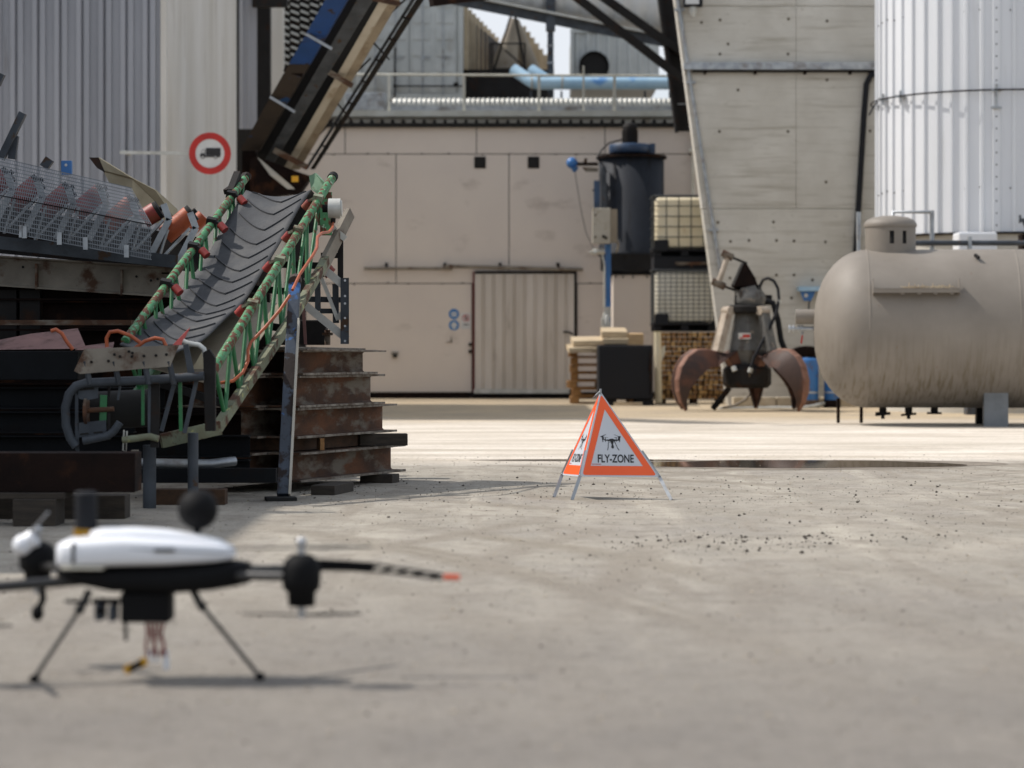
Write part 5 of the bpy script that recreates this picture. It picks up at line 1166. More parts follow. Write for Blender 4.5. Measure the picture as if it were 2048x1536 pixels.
# under body
q = MB(); q.bb(D(240, 1246, -.06), D(350, 1178, .05)); q.build('battery_box', M['drone_black'], dr_, .008)
q = MB(); q.bb(D(188, 1242, -.05), D(214, 1204, .02)); q.bb(D(216, 1244, -.05), D(238, 1206, .02)); cm_ = q.build('camera_gimbal', M['grey_steel'], dr_, .006)
q = MB(); q.cyl(D(201, 1222, -.05), D(201, 1222, -.065), .014, n=16); q.build('lens', M['drone_black'], cm_)
q = MB(); q.bb(D(183, 1208, -.03), D(245, 1196, .03)); q.build('gimbal_plate', M['drone_black'], dr_, .003)
q = MB(); q.tube([D(130, 1202, -.03), D(180, 1205, -.03)], .006, 8); q.tube([D(251, 1245, -.03), D(252, 1282, -.03)], .006, 8); q.build_each('probe', M['carbon'], dr_)
for tp, kn, ft in (((386, 1180, .0), (398, 1205, -.01), (520, 1352, -.04)), ((178, 1182, .0), (164, 1212, -.02), (68, 1368, -.08))):
    a, b_, c_ = D(*tp), D(*kn), D(*ft); c_.z = .012; 
    q = MB(); q.tube([a, b_, b_ + (c_ - b_) * .06], .0115, 12); q.sphere(b_ + (c_ - b_) * .05, .016, 12); q.tube([b_, c_], .0068, 12); lg = q.build('leg', M['carbon'], dr_)
    q = MB(); q.sphere(c_, .013, 12, (1.2, 1.2, .9)); q.tube([c_ - V(0, .012, 0), c_ + V(0, .06, 0)], .0075, 10); q.build('rubber_foot', M['drone_black'], lg)
q = MB()
for k in range(5):
    x_ = 292 + k * 9; q.tube([D(x_, 1244, -.03), D(x_ + 3 - k * 2, 1268, -.035 + k * .01), D(x_ + (k % 2) * 8, 1290, -.03), D(x_ + 2, 1312, -.03)], .0045, 6)
q.build('red_cable', M['wire_red'], dr_)
q = MB(); q.tube([D(300, 1300, -.03), D(302, 1322, -.03), D(280, 1330, -.03)], .005, 6); q.tube([D(331, 1300, -.02), D(333, 1338, -.02)], .009, 8); q.tube([D(312, 1300, -.02), D(314, 1325, -.02)], .006, 8); q.build('white_lead', M['drone_white'], dr_)
q = MB(); q.beam(D(250, 1342, -.03), D(268, 1332, -.03), .024, .026); q.beam(D(276, 1330, -.03), D(294, 1320, -.03), .024, .026); pl = q.build('plug', M['yellow'], dr_, .004)
q = MB(); q.beam(D(260, 1338, -.035), D(284, 1324, -.035), .026, .018); q.build('plug_cover', M['drone_black'], pl)
# ================================================================== STEEL BEAM STACK (left)
def iprof(h, w_, tf, tw):
    return [(-w_ / 2, 0), (w_ / 2, 0), (w_ / 2, tf), (tw / 2 + .012, tf), (tw / 2, tf + .012), (tw / 2, h - tf - .012), (tw / 2 + .012, h - tf), (w_ / 2, h - tf), (w_ / 2, h), (-w_ / 2, h), (-w_ / 2, h - tf), (-tw / 2 - .012, h - tf), (-tw / 2, h - tf - .012), (-tw / 2, tf + .012), (-tw / 2 - .012, tf), (-w_ / 2, tf)]
U = V(.386, .922, 0).normalized(); SR_ = V(U.y, -U.x, 0)
lv = [(.07, .205, 602, 1.72, 'lowest right-hand rusty steel beam of the short beam stack'),
      (.378, .212, 596, 1.62, 'second rusty steel beam up at right of the stack, above the timber packers'),
      (.596, .222, 600, 1.38, 'third rusty steel beam up at right of the stack, orange brown web'),
      (.824, .176, 606, 1.20, 'uppermost rusty steel beam at right of the stack, below the loose plates')]
for k, (z, h, px_, L_, lab) in enumerate(lv):
    pr_ = V((px_ - 1024) * 17.0 / F, 17.0, z)
    for c_ in (0, 1, 2):
        if c_ == 2 and k in (1,): continue
        jit = random.Random(k * 5 + c_).uniform(-.08, .12) * (1 if c_ else 0)
        cc = pr_ - SR_ * (.13 + c_ * .275) + U * (jit - (.16 * c_ if c_ else 0))
        q = MB(); q.sweep(cc, cc + U * (L_ - .1 * c_), iprof(h, .25, .013, .012))
        lb = lab if c_ == 0 else lab.replace('right-hand ', '').replace('at right of the stack', '%s row of the stack' % ('middle' if c_ == 1 else 'left')).replace('lowest', 'lowest %s' % ('middle' if c_ == 1 else 'left'))
        o = q.build('steel_beam', M['rust'], None); tag(o, lb, 'steel beam', 'short rusty beams in the stack')
        q = MB(); rd = random.Random(k * 7 + c_)                       # crusty flange edges
        for e in (-.5, .5):
            for zz in (.0, h - .013):
                for i in range(16):
                    a = cc + SR_ * (e * .25) + U * ((L_ - .1 * c_) * i / 16) + V(0, 0, zz); q.beam(a + V(0, 0, .006), a + U * ((L_ - .1 * c_) / 16) + V(0, 0, .006), .008 + rd.random() * .010, .014 + rd.random() * .004)
        q.m = 0; e_ = q.build('flange_crust', M['rust_edge'], o)
pl = [(1.003, .012, 602, 1.28, .30, 0), (1.018, .012, 598, 1.12, .26, .06)]
for i, (z, h, px_, L_, w_, off) in enumerate(pl):
    a = V((px_ - 1024) * 17.0 / F, 17.0, z) - SR_ * (.1 + off); q = MB(); q.beam(a, a + U * L_ + V(0, 0, -.012), w_, h); tag(q.build('steel_plate', M['rust_edge']), ('lower' if i == 0 else 'upper') + ' loose rusty plate on top of the beam stack', 'plate', 'loose plates on the beam stack')
def bx(name, a, b_, mat, lab, cat, bev=.004, grp=None, dep=None):
    q = MB(); a = Vector(a); b_ = Vector(b_); q.bb(a, b_); return tag(q.build(name, mat, None, bev), lab, cat, grp)
c0 = P(662, 976, 16.75); q = MB(); q.box((c0.x, 16.9, .033), (.17, .5, .066), (0, 0, -.2)); tag(q.build('timber_block', M['block_wood'], None, .004), 'dark timber block under the near end of the beam stack', 'timber')
q = MB(); c0 = P(760, 955, 18.3); q.box((c0.x, 18.25, .033), (.26, .16, .066), (0, 0, -.3)); tag(q.build('timber_block', M['block_wood'], None, .004), 'flat timber block under the far end of the beam stack', 'timber')
q = MB(); c0 = P(772, 880, 18.2); q.box((c0.x - .02, 18.2, .327), (.36, .14, .088), (0, 0, .1)); tag(q.build('timber_packer', M['block_wood'], None, .004), 'grey timber packer sticking out right between the beams', 'timber')
q = MB(); c0 = P(641, 885, 17.3); q.box((c0.x, 17.3, .327), (.03, .12, .085), (0, 0, .3)); tag(q.build('timber_packer', M['wood']), 'small upright timber packer between the lower beams', 'timber')
q = MB(); q.box((c0.x - .5, 17.4, .327), (.5, .1, .085), (0, 0, .2)); tag(q.build('timber_packer', M['wood_c']), 'dark timber packer left between the lower beams', 'timber')
q = MB(); a_ = V(-1.75, 17.25, .327); q.beam(a_, a_ + U * 1.3, .42, .088); tag(q.build('timber_packer', M['wood_c']), 'wide dark box added to fill the shaded gap of the beam stack', 'timber')  # dark filler box added so the gap between the beams stays black
# ================================================================== DARK LONG BEAMS BEHIND (rear stack added to keep the pile's gaps dark)
rd = random.Random(21); n_ = 0
nmz = ['lowest', 'second lowest', 'third', 'fourth', 'fifth', 'sixth', 'topmost']
for lvl in range(7):
    z = .06 + lvl * .222; xr_ = (-1.75, -1.7, -1.72, -1.85, -2.0, -2.35, -2.55)[lvl] + rd.uniform(-.05, .05)
    q = MB(); q.sweep((-7.2, 19.2, z), (xr_ - .15, 19.2 + rd.uniform(-.1, .1), z), iprof(.218, .24, .014, .012)); tag(q.build('long_beam', M['rust_dark']), nmz[lvl] + ' long dark filler beam in the shadowed rear stack behind the green conveyor', 'steel beam', 'filler beams in the dark rear stack')
q = MB(); q.bb((-7.2, 19.45, 0), (-1.95, 19.5, 1.45)); tag(q.build('gap_fill_sheet', M['rust_dark']), 'dark sheet added behind the long beams to close the shaded gaps', 'sheet')  # dark sheet added so that no daylight shows through the pile
for lvl in range(4):
    z = .10 + lvl * .165; q = MB(); q.sweep((-5.6, 16.6, z), (P(500, 0, 16.6).x if lvl < 2 else P(150 + 60 * lvl, 0, 16.6).x, 16.6, z), iprof(.15, .16, .01, .009)); tag(q.build('long_beam', M['dark_beam']), ['bottom', 'second', 'third', 'top'][lvl] + ' blue-black beam of the near row left of the tail frame', 'steel beam', 'blue-black beams left of the tail frame')
q = MB(); q.bb(P(-260, 760, 16.4), P(155, 702, 16.4) + V(0, .4, 0)); tag(q.build('dark_girder', M['dark_beam'], None, .006), 'deep black girder on top of the near dark beams, left edge', 'girder')
q = MB(); q.prism([P(-40, 700, 16.7), P(172, 697, 16.5), P(155, 657, 16.9), P(60, 668, 16.9), P(-40, 688, 16.9)], (0, .012, .002)); tag(q.build('primer_plate', M['pink_plate']), 'pinkish brown plate leaning over the black girder', 'plate')
q = MB(); q.prism([P(150, 700, 16.45), P(225, 700, 16.4), P(228, 684, 16.6), P(170, 692, 16.5)], (0, .012, .002)); tag(q.build('primer_plate', M['pink_plate']), 'small brown plate scrap by the orange cable loop', 'plate')
q = MB(); q.bb(P(-260, 640, 18.4), P(262, 650, 18.4) + V(0, .3, 0)); tag(q.build('rust_ledge', M['rust']), 'thin rusty flange plate on the dark rear stack', 'plate')
# foreground beam on blocks
q = MB(); q.bb(P(-300, 985, 13.8), P(270, 906, 13.8) + V(0, .25, 0)); fb = tag(q.build('box_beam', M['rust_dark'], None, .006), 'thick brown box beam lying at the lower left foreground', 'steel beam')
q = MB(); q.bb(P(-300, 998, 13.75), P(128, 986, 13.75) + V(0, .3, 0)); tag(q.build('timber_batten', M['block_wood'], None, .004), 'pale batten beneath the brown box beam', 'timber')
q = MB(); a = P(25, 0, 13.7).x; c_ = P(110, 0, 13.7).x; q.bb((a, 13.7, 0), (c_, 14.0, P(0, 999, 13.7).z)); tag(q.build('timber_block', M['block_wood'], None, .005), 'square timber block under the brown box beam', 'timber')
q = MB(); q.bb((-4.6, 14.3, 0), (P(250, 0, 14.3).x, 14.5, .14)); tag(q.build('timber_block', M['block_wood'], None, .005), 'long dark timber bearer behind the square block', 'timber')
# ================================================================== GREEN BELT CONVEYOR
gcv = thing('green_belt_conveyor', 'tilted belt conveyor with peeling green rails and grey chevron belt', 'conveyor', (-1.9, 17, 0))
L0, L1 = P(250, 683, 15.9), P(492, 355, 18.9); R0, R1 = P(424, 745, 15.6), P(665, 355, 18.5)
q = MB(); q.tube([L0, L1], .030, 14); q.build('left_rail', M['green'], gcv)
q = MB(); q.tube([R0, R1], .032, 14); q.build('right_rail', M['green'], gcv)
q = MB(); q.tube([R1 - (R1 - R0).normalized() * .02, R1 + (R1 - R0).normalized() * .03], .039, 12); q.tube([L1 - (R1 - R0).normalized() * .02, L1 + (R1 - R0).normalized() * .03], .036, 12); q.build('rail_end', M['dark_steel'], gcv)
c0_, c1__, c2__ = P(433, 858, 15.6), P(590, 628, 17.2), P(682, 470, 18.4)
q = MB(); q.beam(c0_, c1__, .05, .07); q.beam(c1__ - (c1__ - c0_).normalized() * .01, P(652, 520, 18.1), .05, .065); q.beam(P(322, 882, 15.45), P(440, 855, 15.6), .05, .09); q.box(P(384, 885, 15.42), (.045, .05, .13)); q.build('lower_chord', M['olive'], gcv)
q = MB(); q.beam(P(640, 545, 18.1), P(700, 425, 18.5), .04, .10); q.build('lower_chord_plate', M['girder'], gcv)
q = MB(); N_ = 7
for i in range(N_):
    u = .02 + i / N_ * .86; up_ = R0.lerp(R1, u); u2 = u + .045; lo_ = c0_.lerp(P(652, 520, 18.1), u2); q.tube([up_, lo_], .0145, 8)
    up2 = R0.lerp(R1, u + .115); q.tube([lo_, up2], .0145, 8)
q.build('lattice_bar', M['green_bar'], gcv)
q = MB(); off = L0 - R0
lc0, lc1 = c0_ + (L0 - R0) * .95, P(652, 520, 18.1) + (L1 - R1) * .95
q.beam(lc0, lc1, .05, .06)
for i in range(8): u = i / 8; q.tube([L0.lerp(L1, u), lc0.lerp(lc1, u + .05)], .014, 8); q.tube([lc0.lerp(lc1, u + .05), L0.lerp(L1, u + .1)], .014, 8)
q.build('far_truss', M['green_bar'], gcv)
q = MB()
for u in (.12, .34, .56, .78, .96): q.beam(lc0.lerp(lc1, u), c0_.lerp(P(652, 520, 18.1), u), .05, .05)
q.build('cross_member', M['dark_steel'], gcv)
q = MB(); q.prism([c0_.lerp(c1__, .2) + V(-.05, .02, .1), c0_.lerp(c1__, .95) + V(-.05, .02, .1), lc0.lerp(lc1, .6) + V(0, 0, .1), lc0.lerp(lc1, .1) + V(0, 0, .1)], (0, 0, .006)); q.build('return_belt', M['tan'], gcv)
# belt
Lp = [(492, 380), (470, 414), (443, 460), (420, 500), (394, 540), (372, 570), (345, 602), (318, 625), (290, 645), (262, 668), (240, 690)]
Rp = [(622, 379), (603, 408), (576, 455), (552, 497), (527, 540), (505, 575), (478, 612), (448, 640), (415, 668), (385, 692), (350, 705)]
nu = 10; nt_ = 60
def ev(lst, t):
    x = t * (len(lst) - 1); i = min(int(x), len(lst) - 2); f = x - i
    p = [lst[max(i - 1, 0)], lst[i], lst[i + 1], lst[min(i + 2, len(lst) - 1)]]
    return [.5 * (2 * p[1][k] + (p[2][k] - p[0][k]) * f + (2 * p[0][k] - 5 * p[1][k] + 4 * p[2][k] - p[3][k]) * f * f + (3 * p[1][k] - p[0][k] - 3 * p[2][k] + p[3][k]) * f ** 3) for k in (0, 1)]
def belt(u, t):
    a, c_ = ev(Lp, t), ev(Rp, t); Y = 18.6 + (15.75 - 18.6) * t
    A, B = P(a[0], a[1], Y + .06), P(c_[0], c_[1], Y - .12); p = A.lerp(B, u)
    n_ = V(-.1, -.35, .93); wv = .012 * math.sin(t * 23 + u * 2) * t
    return p - n_ * (.055 * (1 - (2 * u - 1) ** 2) * (1 - .5 * t) + wv)
q = MB(); vs = []
for th in (0, .012):
    for j in range(nt_ + 1):
        for i in range(nu + 1): vs.append(belt(i / nu, j / nt_) + V(0, .1, -1) * th)
m_ = nu + 1; O_ = m_ * (nt_ + 1); fs = []
for j in range(nt_):
    for i in range(nu): fs.append([j * m_ + i, j * m_ + i + 1, (j + 1) * m_ + i + 1, (j + 1) * m_ + i]); fs.append([O_ + j * m_ + i, O_ + (j + 1) * m_ + i, O_ + (j + 1) * m_ + i + 1, O_ + j * m_ + i + 1])
    for i in (0, nu): fs.append([j * m_ + i, (j + 1) * m_ + i, O_ + (j + 1) * m_ + i, O_ + j * m_ + i])
for j in (0, nt_):
    for i in range(nu): fs.append([j * m_ + i, j * m_ + i + 1, O_ + j * m_ + i + 1, O_ + j * m_ + i])
q.add(vs, fs, True)
tp = [belt(i / nu, 0) for i in range(nu + 1)]
q.add(tp + [p + V(.02, .16, -.03) for p in tp] + [p + V(.03, .26, -.16) for p in tp] + [p + V(.03, .24, -.3) for p in tp], [[r * m_ + i, r * m_ + i + 1, (r + 1) * m_ + i + 1, (r + 1) * m_ + i] for r in range(3) for i in range(nu)], True)
be = q.build('chevron_belt', M['belt'], gcv)
for c_ in range(14):
    q = MB(); tv_ = .05 + c_ * .066
    if tv_ > .93: break
    pts = []
    for i in range(7): u = .10 + .50 * i / 6; pts.append(belt(u, max(.002, tv_ - .062 * (1 - i / 6) ** 1.3)) + V(0, -.004, .004))
    for i in range(1, 6): u = .60 + .32 * i / 5; pts.append(belt(u, max(.002, tv_ - .052 * (i / 5))) + V(0, -.004, .004))
    for a, b_ in zip(pts, pts[1:]): 
        if (b_ - a).length > .004: q.beam(a, b_ + (b_ - a) * .05, .011, .009)
    q.build('chevron_rib', M['belt_rib'], be)
# idler rollers and brackets
for i, u in enumerate((.30, .52, .68, .86)):
    for side, (r0_, r1_) in enumerate(((L0, L1), (R0, R1))):
        b0 = r0_.lerp(r1_, u); inn = (R0 - L0).normalized() * (1 if side == 0 else -1); inn.z = 0
        q = MB(); q.beam(b0 + V(0, 0, .03), b0 + inn * .075 + V(0, 0, .0), .05, .018); q.box(b0 + V(0, -.01, .02), (.07, .07, .05), (.3, .2, 0)); q.build('idler_bracket', M['dark_steel'] if side == 0 else M['olive'], gcv)
        e = b0 + inn * .075 + V(0, 0, -.005); q = MB(); q.cyl(e, e + inn * .05 - V(0, 0, .045), .03, n=16); q.build('idler_roller', M['roller_red'], gcv)
# head end plates, drum motor
q = MB(); q.prism([P(618, 352, 18.6), P(630, 346, 18.6), P(650, 366, 18.5), P(656, 385, 18.5), P(640, 392, 18.55), P(622, 378, 18.6)], (.01, .02, 0)); q.build('head_plate', pm('pale_green', '#7d9c80', '#5f8063', sc=10, rough=.7, stain='#5b4634', ss=14, slo=.6, shi=.66), gcv)
q = MB(); q.beam(P(476, 352, 18.8), P(462, 388, 18.6), .05, .09); q.beam(P(492, 350, 18.9), P(484, 362, 18.85), .04, .05); q.beam(P(470, 372, 18.7), P(454, 384, 18.6), .06, .04); q.build('head_bracket', M['dark_steel'], gcv)
q = MB(); q.beam(P(652, 385, 18.3), P(652, 470, 18.2), .09, .02); q.beam(P(640, 392, 18.35), P(640, 450, 18.3), .03, .03); q.build('head_side_plate', M['green'], gcv)
q = MB(); q.cyl(P(657, 417, 18.1), P(681, 417, 18.1), .075, n=24); q.cyl(P(681, 417, 18.1), P(684, 417, 18.1), .06, n=24); dm = q.build('drum_motor', M['galv_light'], gcv)
q = MB(); q.cyl(P(645, 417, 18.12), P(657, 417, 18.12), .03, n=12); q.tube([P(667, 434, 18.1), P(666, 446, 18.1)], .018, 10); q.build('gland', M['dark_steel'], dm)
q = MB(); q.tube([P(*a, 18.1 - i * .2) for i, a in enumerate(((666, 446), (665, 456), (658, 464), (644, 466), (635, 474), (634, 496), (625, 512), (600, 548), (585, 580)))], .011, 8)
q.tube([P(*a, 16.35 - i * .06) for i, a in enumerate(((580, 590), (560, 620), (530, 655), (502, 684), (496, 700), (496, 722), (486, 745), (466, 762), (440, 766)))], .011, 8); q.build('orange_cable', M['cable'], gcv)
# leg
q = MB(); tp_, ft = P(590, 562, 16.9), P(566, 992, 16.12); ft.z = .03
q.sweep(ft, tp_, [(-.04, -.03), (.04, -.03), (.04, .03), (-.04, .03)], up=(0, -1, 0)); q.build('support_leg', M['leg_worn'], gcv, .004)
q = MB(); q.sweep(ft + V(.046, -.02, 0), P(598, 640, 16.75) + V(.0, -.02, 0), [(-.006, -.03), (.006, -.03), (.006, .03), (-.006, .03)], up=(0, -1, 0)); q.build('leg_flange', M['cream'], gcv)
q = MB(); q.cyl(tp_ - V(0, .04, .01), tp_ + V(0, .04, .01), .045, n=18); q.build('leg_head', M['blue_worn'], gcv)
q = MB(); c0 = P(560, 1003, 16.0); q.box((c0.x, 16.05, .014), (.20, .16, .022), (R(0), 0, .2)); q.build('foot_plate', M['dark'], gcv)
# tail frame
tf_ = thing('conveyor_tail_frame', 'grey tubular conveyor tail frame with curved end, lower left', 'frame', P(280, 0, 15.0).xy.to_3d())
Y = 15.0
def t_(pts, r, nm, m, dy=0): q = MB(); q.tube([P(x, y, Y + dy) for x, y in pts], r * Y / F, 12); return q.build(nm, m, tf_)
t_([(408, 752), (300, 760), (172, 766), (152, 772), (138, 788), (131, 815), (132, 850), (140, 876), (152, 893)], 9, 'bent_tube', M['grey_steel'])
t_([(166, 882), (215, 872), (228, 862), (240, 845)], 8, 'lower_tube', M['grey_steel'])
t_([(245, 880), (300, 873), (318, 878)], 7, 'lower_tube', M['olive'])
q = MB()
def slb(pts, dy=.02, th=.008): q.prism([P(x, y, Y + dy) for x, y in pts], (0, th, 0))
slb([(150, 776), (196, 774), (196, 796), (175, 800), (158, 798)]); slb([(155, 846), (212, 840), (213, 868), (158, 875)]); slb([(150, 780), (156, 780), (158, 905), (150, 900)]); q.build('bearing_plate', M['grey_steel'], tf_)
q = MB(); slb([(160, 777), (188, 775), (188, 779), (160, 781)], .014, .004); slb([(160, 867), (177, 865), (177, 868.5), (160, 870)], .014, .004); slb([(187, 864), (205, 862), (205, 865), (187, 867)], .014, .004); q.build('slot', M['dark'], tf_)
q = MB(); q.cyl(P(170, 822, Y + .05), P(176, 822, Y + .05), .085, n=20); q.tube([P(172, 821, Y + .03), P(228, 818, Y + .03)], .016, 10); q.build('tail_shaft', M['rust'], tf_)
q = MB(); q.cyl(P(176, 822, Y + .22), P(320, 815, Y + .3), .12, n=28); q.build('tail_drum', M['dark'], tf_)
for (a, c_, w_, m_) in (((218, 768), (218, 880), 5, 'dark_steel'), ((208, 790), (206, 845), 14, 'green_bar'), ((240, 772), (236, 800), 4, 'grey_steel'), ((286, 766), (286, 850), 6, 'green_bar'), ((299, 764), (299, 868), 6, 'grey_steel'), ((311, 762), (309, 895), 17, 'dark_steel'), ((350, 762), (323, 862), 8, 'grey_steel'), ((360, 760), (362, 862), 7, 'green_bar'), ((394, 758), (369, 866), 8, 'grey_steel')):
    q = MB(); q.beam(P(*a, Y + .04), P(*c_, Y + .04), w_ * Y / F, .02, up=(0, 1, 0)); q.build('web_bar', M[m_], tf_)
q = MB(); slb([(406, 705), (418, 698), (430, 716), (430, 862), (410, 862)], .03, .06); q.build('end_post', M['dark_steel'], tf_)
q = MB(); slb([(168, 698), (358, 690), (340, 733), (160, 748), (148, 742)], -.06, .008); sk = q.build('skirt_plate', M['girder'], tf_)
q = MB()
for x_, y_ in ((229, 709), (240, 713), (258, 703), (264, 713), (288, 712), (312, 711), (333, 709), (265, 706), (217, 722), (183, 724)): c0 = P(x_, y_, Y - .061); q.cyl(c0, c0 - V(0, .006, 0), .009, n=10)
q.build('bolt', M['dark_steel'], sk)
for x_ in (170, 228, 288, 338): q = MB(); q.beam(P(x_, 722, Y - .05), P(x_ + 10, 768, Y - .02), .02, .03); q.build('skirt_bracket', M['grey_steel'], tf_)
q = MB(); q.prism([P(366, 690, Y - .02), P(376, 688, Y - .02), P(392, 760, Y - .0), P(378, 764, Y)], (0, .02, 0)); q.build('side_plate', M['grey_steel'], tf_)
q = MB(); q.tube([P(366, 682, Y + .1), P(374, 686, Y + .1), P(398, 690, Y + .1), P(408, 698, Y + .1), P(411, 715, Y + .1)], .016, 8); q.build('handle', M['galv_light'], tf_)
q = MB(); q.prism([P(345, 690, Y + .2), P(372, 662, Y + .25), P(380, 655, Y + .25), P(362, 690, Y + .2)], (0, .02, 0)); q.build('red_guard', M['roller_red'], tf_)
q = MB(); q.prism([P(384, 738, Y + .3), P(406, 700, Y + .3), P(408, 738, Y + .3)], (0, .02, 0)); q.build('mesh_guard', M['plate'], tf_)
for x_, yt in ((299, 890), (386, 866)): c0 = P(x_, yt, 15.3); q = MB(); q.tube([(c0.x, 15.3, 0), c0], .042 if x_ < 300 else .034, 16); q.build('leg', M['grey_steel'], tf_)
q = MB(); q.tube([P(248, 860, Y), P(246, 900, Y), P(252, 904, Y), P(254, 862, Y)], .006, 6); q.build('clip', M['galv_light'], tf_)
bx('angle_iron', P(262, 975, 15.6), P(276, 900, 15.6) + V(0, .04, 0), M['girder'], 'short upright angle iron between the tail frame legs', 'angle iron')
q = MB(); q.tube([P(240, 926, 16.0), P(420, 928, 16.0), P(470, 922, 16.1)], .032, 12); tag(q.build('grey_pipe', M['galv']), 'grey pipe lying low behind the tail frame legs', 'pipe')
bx('steel_channel', P(272, 966, 15.9), P(552, 937, 15.9) + V(0, .1, 0), M['dark_beam'], 'low dark channel running behind the conveyor legs', 'channel')
bx('timber_block', (P(290, 0, 15.6).x, 15.6, 0), (P(450, 0, 15.6).x, 15.75, .1), M['wood_c'], 'brown timber on the ground behind the frame legs', 'timber')
for i, pts in enumerate(([(102, 662), (112, 659), (124, 667), (134, 684), (146, 699)], [(214, 694), (213, 676), (220, 664), (236, 662), (262, 672), (284, 688)], [(268, 698), (290, 682), (310, 676), (326, 679), (332, 692)])):
    q = MB(); q.tube([P(x, y, 15.7) for x, y in pts], .0125, 8); tag(q.build('cable_loop', M['cable']), ['orange cable curving over the black girder at far left', 'tall orange cable loop at the belt foot', 'low orange cable arc right of the taller loop'][i], 'cable', 'orange cable loops')
# ================================================================== GUARDED ROLLER CONVEYOR (rear left)
rc = thing('roller_conveyor', 'roller conveyor with red rollers behind a wire mesh guard', 'conveyor', (-4.2, 19.2, 0))
gY = 18.5
q = MB()
def wire(a, c_, r_=.0035): q.beam(a, c_, r_ * 1.6, r_ * 1.6)
def foldp(x): return P(x, 391 + (450 - 391) * x / 303, gY)
def botp(x): return P(x, 462 + (519 - 462) * x / 303, gY)
for k in range(9): u = k / 8; wire(foldp(-70).lerp(botp(-70), u), foldp(303).lerp(botp(303), u), .0045)
x = -70
while x <= 303: wire(foldp(x), botp(x), .0028); x += 3.4
tl, tr_ = P(-70, 300, gY + .5), P(262, 376, gY + .5)
for k in range(11): u = k / 10; wire(tl.lerp(foldp(-70), u), tr_.lerp(foldp(303), u), .0045)
n = 95
for k in range(n + 1): u = k / n; wire(tl.lerp(tr_, u), foldp(-70).lerp(foldp(303), u), .0024)
q.build('wire_guard', M['guard'], rc)
q = MB()
for x_ in (42, 50, 120, 172, 254): a = botp(x_); q.bb(a + V(-.018 if x_ != 42 else -.01, -.03, -.02), a + V(.018, -.012, .075))
q.build_each('guard_clip', M['galv'], rc)
q = MB(); q.beam(P(-70, 478, 18.7), P(355, 524, 18.9), .08, .10); q.build('side_channel', M['grey_steel'], rc)
q = MB(); q.sweep(P(-70, 568, 19.0), P(352, 596, 19.0), iprof(.24, .14, .012, .01)); q.build('main_beam', M['girder'], rc)
q = MB(); 
for x_ in (75, 245): q.box(P(x_, 548 + x_ * .07, 18.985), (.012, .14, .2))
q.build('stiffener', M['rust'], rc)
q = MB()
for x_, y_ in ((273, 553), (302, 561), (315, 558), (46, 534)): c0 = P(x_, y_, 18.985); q.cyl(c0, c0 - V(0, .004, 0), .01, n=8)
q.build_each('bolt_hole', M['dark'], rc)
for k, (bxp, byp) in enumerate(((356, 447), (303, 430), (240, 425), (178, 402), (112, 400), (50, 385), (-10, 370))):
    m_ = M['roller_orange'] if k in (0, 2) else M['roller_red']
    a, c_ = P(bxp - 26, byp + 24, 19.2), P(bxp + 24, byp - 18, 19.2)
    if k == 1: a, c_ = P(bxp - 16, byp + 8, 19.1), P(bxp + 10, byp - 8, 19.1)
    q = MB(); q.cyl(a, c_, .078, n=22); d = (c_ - a).normalized(); ro = q.build('roller', m_, rc)
    q = MB(); q.cyl(c_, c_ + d * .03, .074, n=22); q.cyl(c_ + d * .03, c_ + d * .06, .02, n=10); q.build('end_cap', M['dark'], ro)
    q = MB(); q.beam(P(bxp - 42, byp + 80, 19.1), P(bxp + 24, byp + 10, 19.1), .02, .05, up=(0, 1, 0)); q.tube([P(bxp - 42, byp + 82, 19.05), P(bxp - 20, byp + 12 if k != 1 else byp + 14, 19.05)], .012, 6)
    q.beam(P(bxp - 0, byp + 78, 19.05), P(bxp + 36, byp + 8, 19.05), .05, .02, up=(0, 1, 0)); q.beam(P(bxp + 36, byp + 10, 19.05), P(bxp + 24, byp - 22, 19.05), .05, .02, up=(0, 1, 0)); q.build('roller_frame', M['galv'], rc)
for x_ in (400, 365): 
    q = MB(); q.cyl(P(x_ - 22, 462, 19.5), P(x_ + 8, 432, 19.5), .06, n=18); q.build('roller', M['roller_orange'], rc)
for x_ in (15, 62): q = MB(); a = P(x_, 580, 19.1); q.bb((a.x - .08, 19.05, 1.05), (a.x + .08, 19.2, a.z)); q.build('leg', M['dark_steel'], rc)
q = MB(); q.prism([P(-70, 500, 19.4), P(400, 545, 19.4), P(400, 475, 19.5), P(-70, 400, 19.5)], (0, .02, 0)); q.build('far_side_plate', M['dark_steel'], rc)
q = MB(); q.prism([P(178, 315, 20), P(197, 315, 20), P(262, 355, 20), P(310, 380, 20.1), P(352, 418, 20.3), P(356, 446, 20.3), P(290, 446, 20.1), P(262, 378, 20), P(219, 366, 20), P(205, 340, 20)], (.01, .015, 0)); q.build('curved_guard_plate', M['plate'], rc)
q = MB(); q.prism([P(178, 315, 19.95), P(197, 315, 19.99), P(210, 345, 19.99), P(194, 336, 19.95)], (0, .012, 0)); q.build('plate_fold', M['dark_steel'], rc)
q = MB(); q.beam(P(2, 318, 19.4), P(46, 226, 19.4), .055, .07, up=(0, 1, 0)); q.beam(P(24, 318, 19.45), P(30, 272, 19.45), .06, .05, up=(0, 1, 0)); q.build('upright_arm', M['grey_steel'], rc)
q = MB(); q.beam(P(88, 335, 19.4), P(100, 318, 19.4), .07, .06, up=(0, 1, 0)); q.beam(P(-6, 170, 19.4), P(4, 148, 19.4), .05, .06, up=(0, 1, 0)); q.build('arm_stub', M['grey_steel'], rc)
q = MB(); q.bb(P(122, 350, 19.3), P(145, 322, 19.35)); b_ = q.build('blue_lug', M['blue'], rc, .004)
q = MB(); c0 = P(132, 330, 19.298); q.cyl(c0, c0 - V(0, .004, 0), .012, n=12); q.build('bolt', M['silver'], b_)
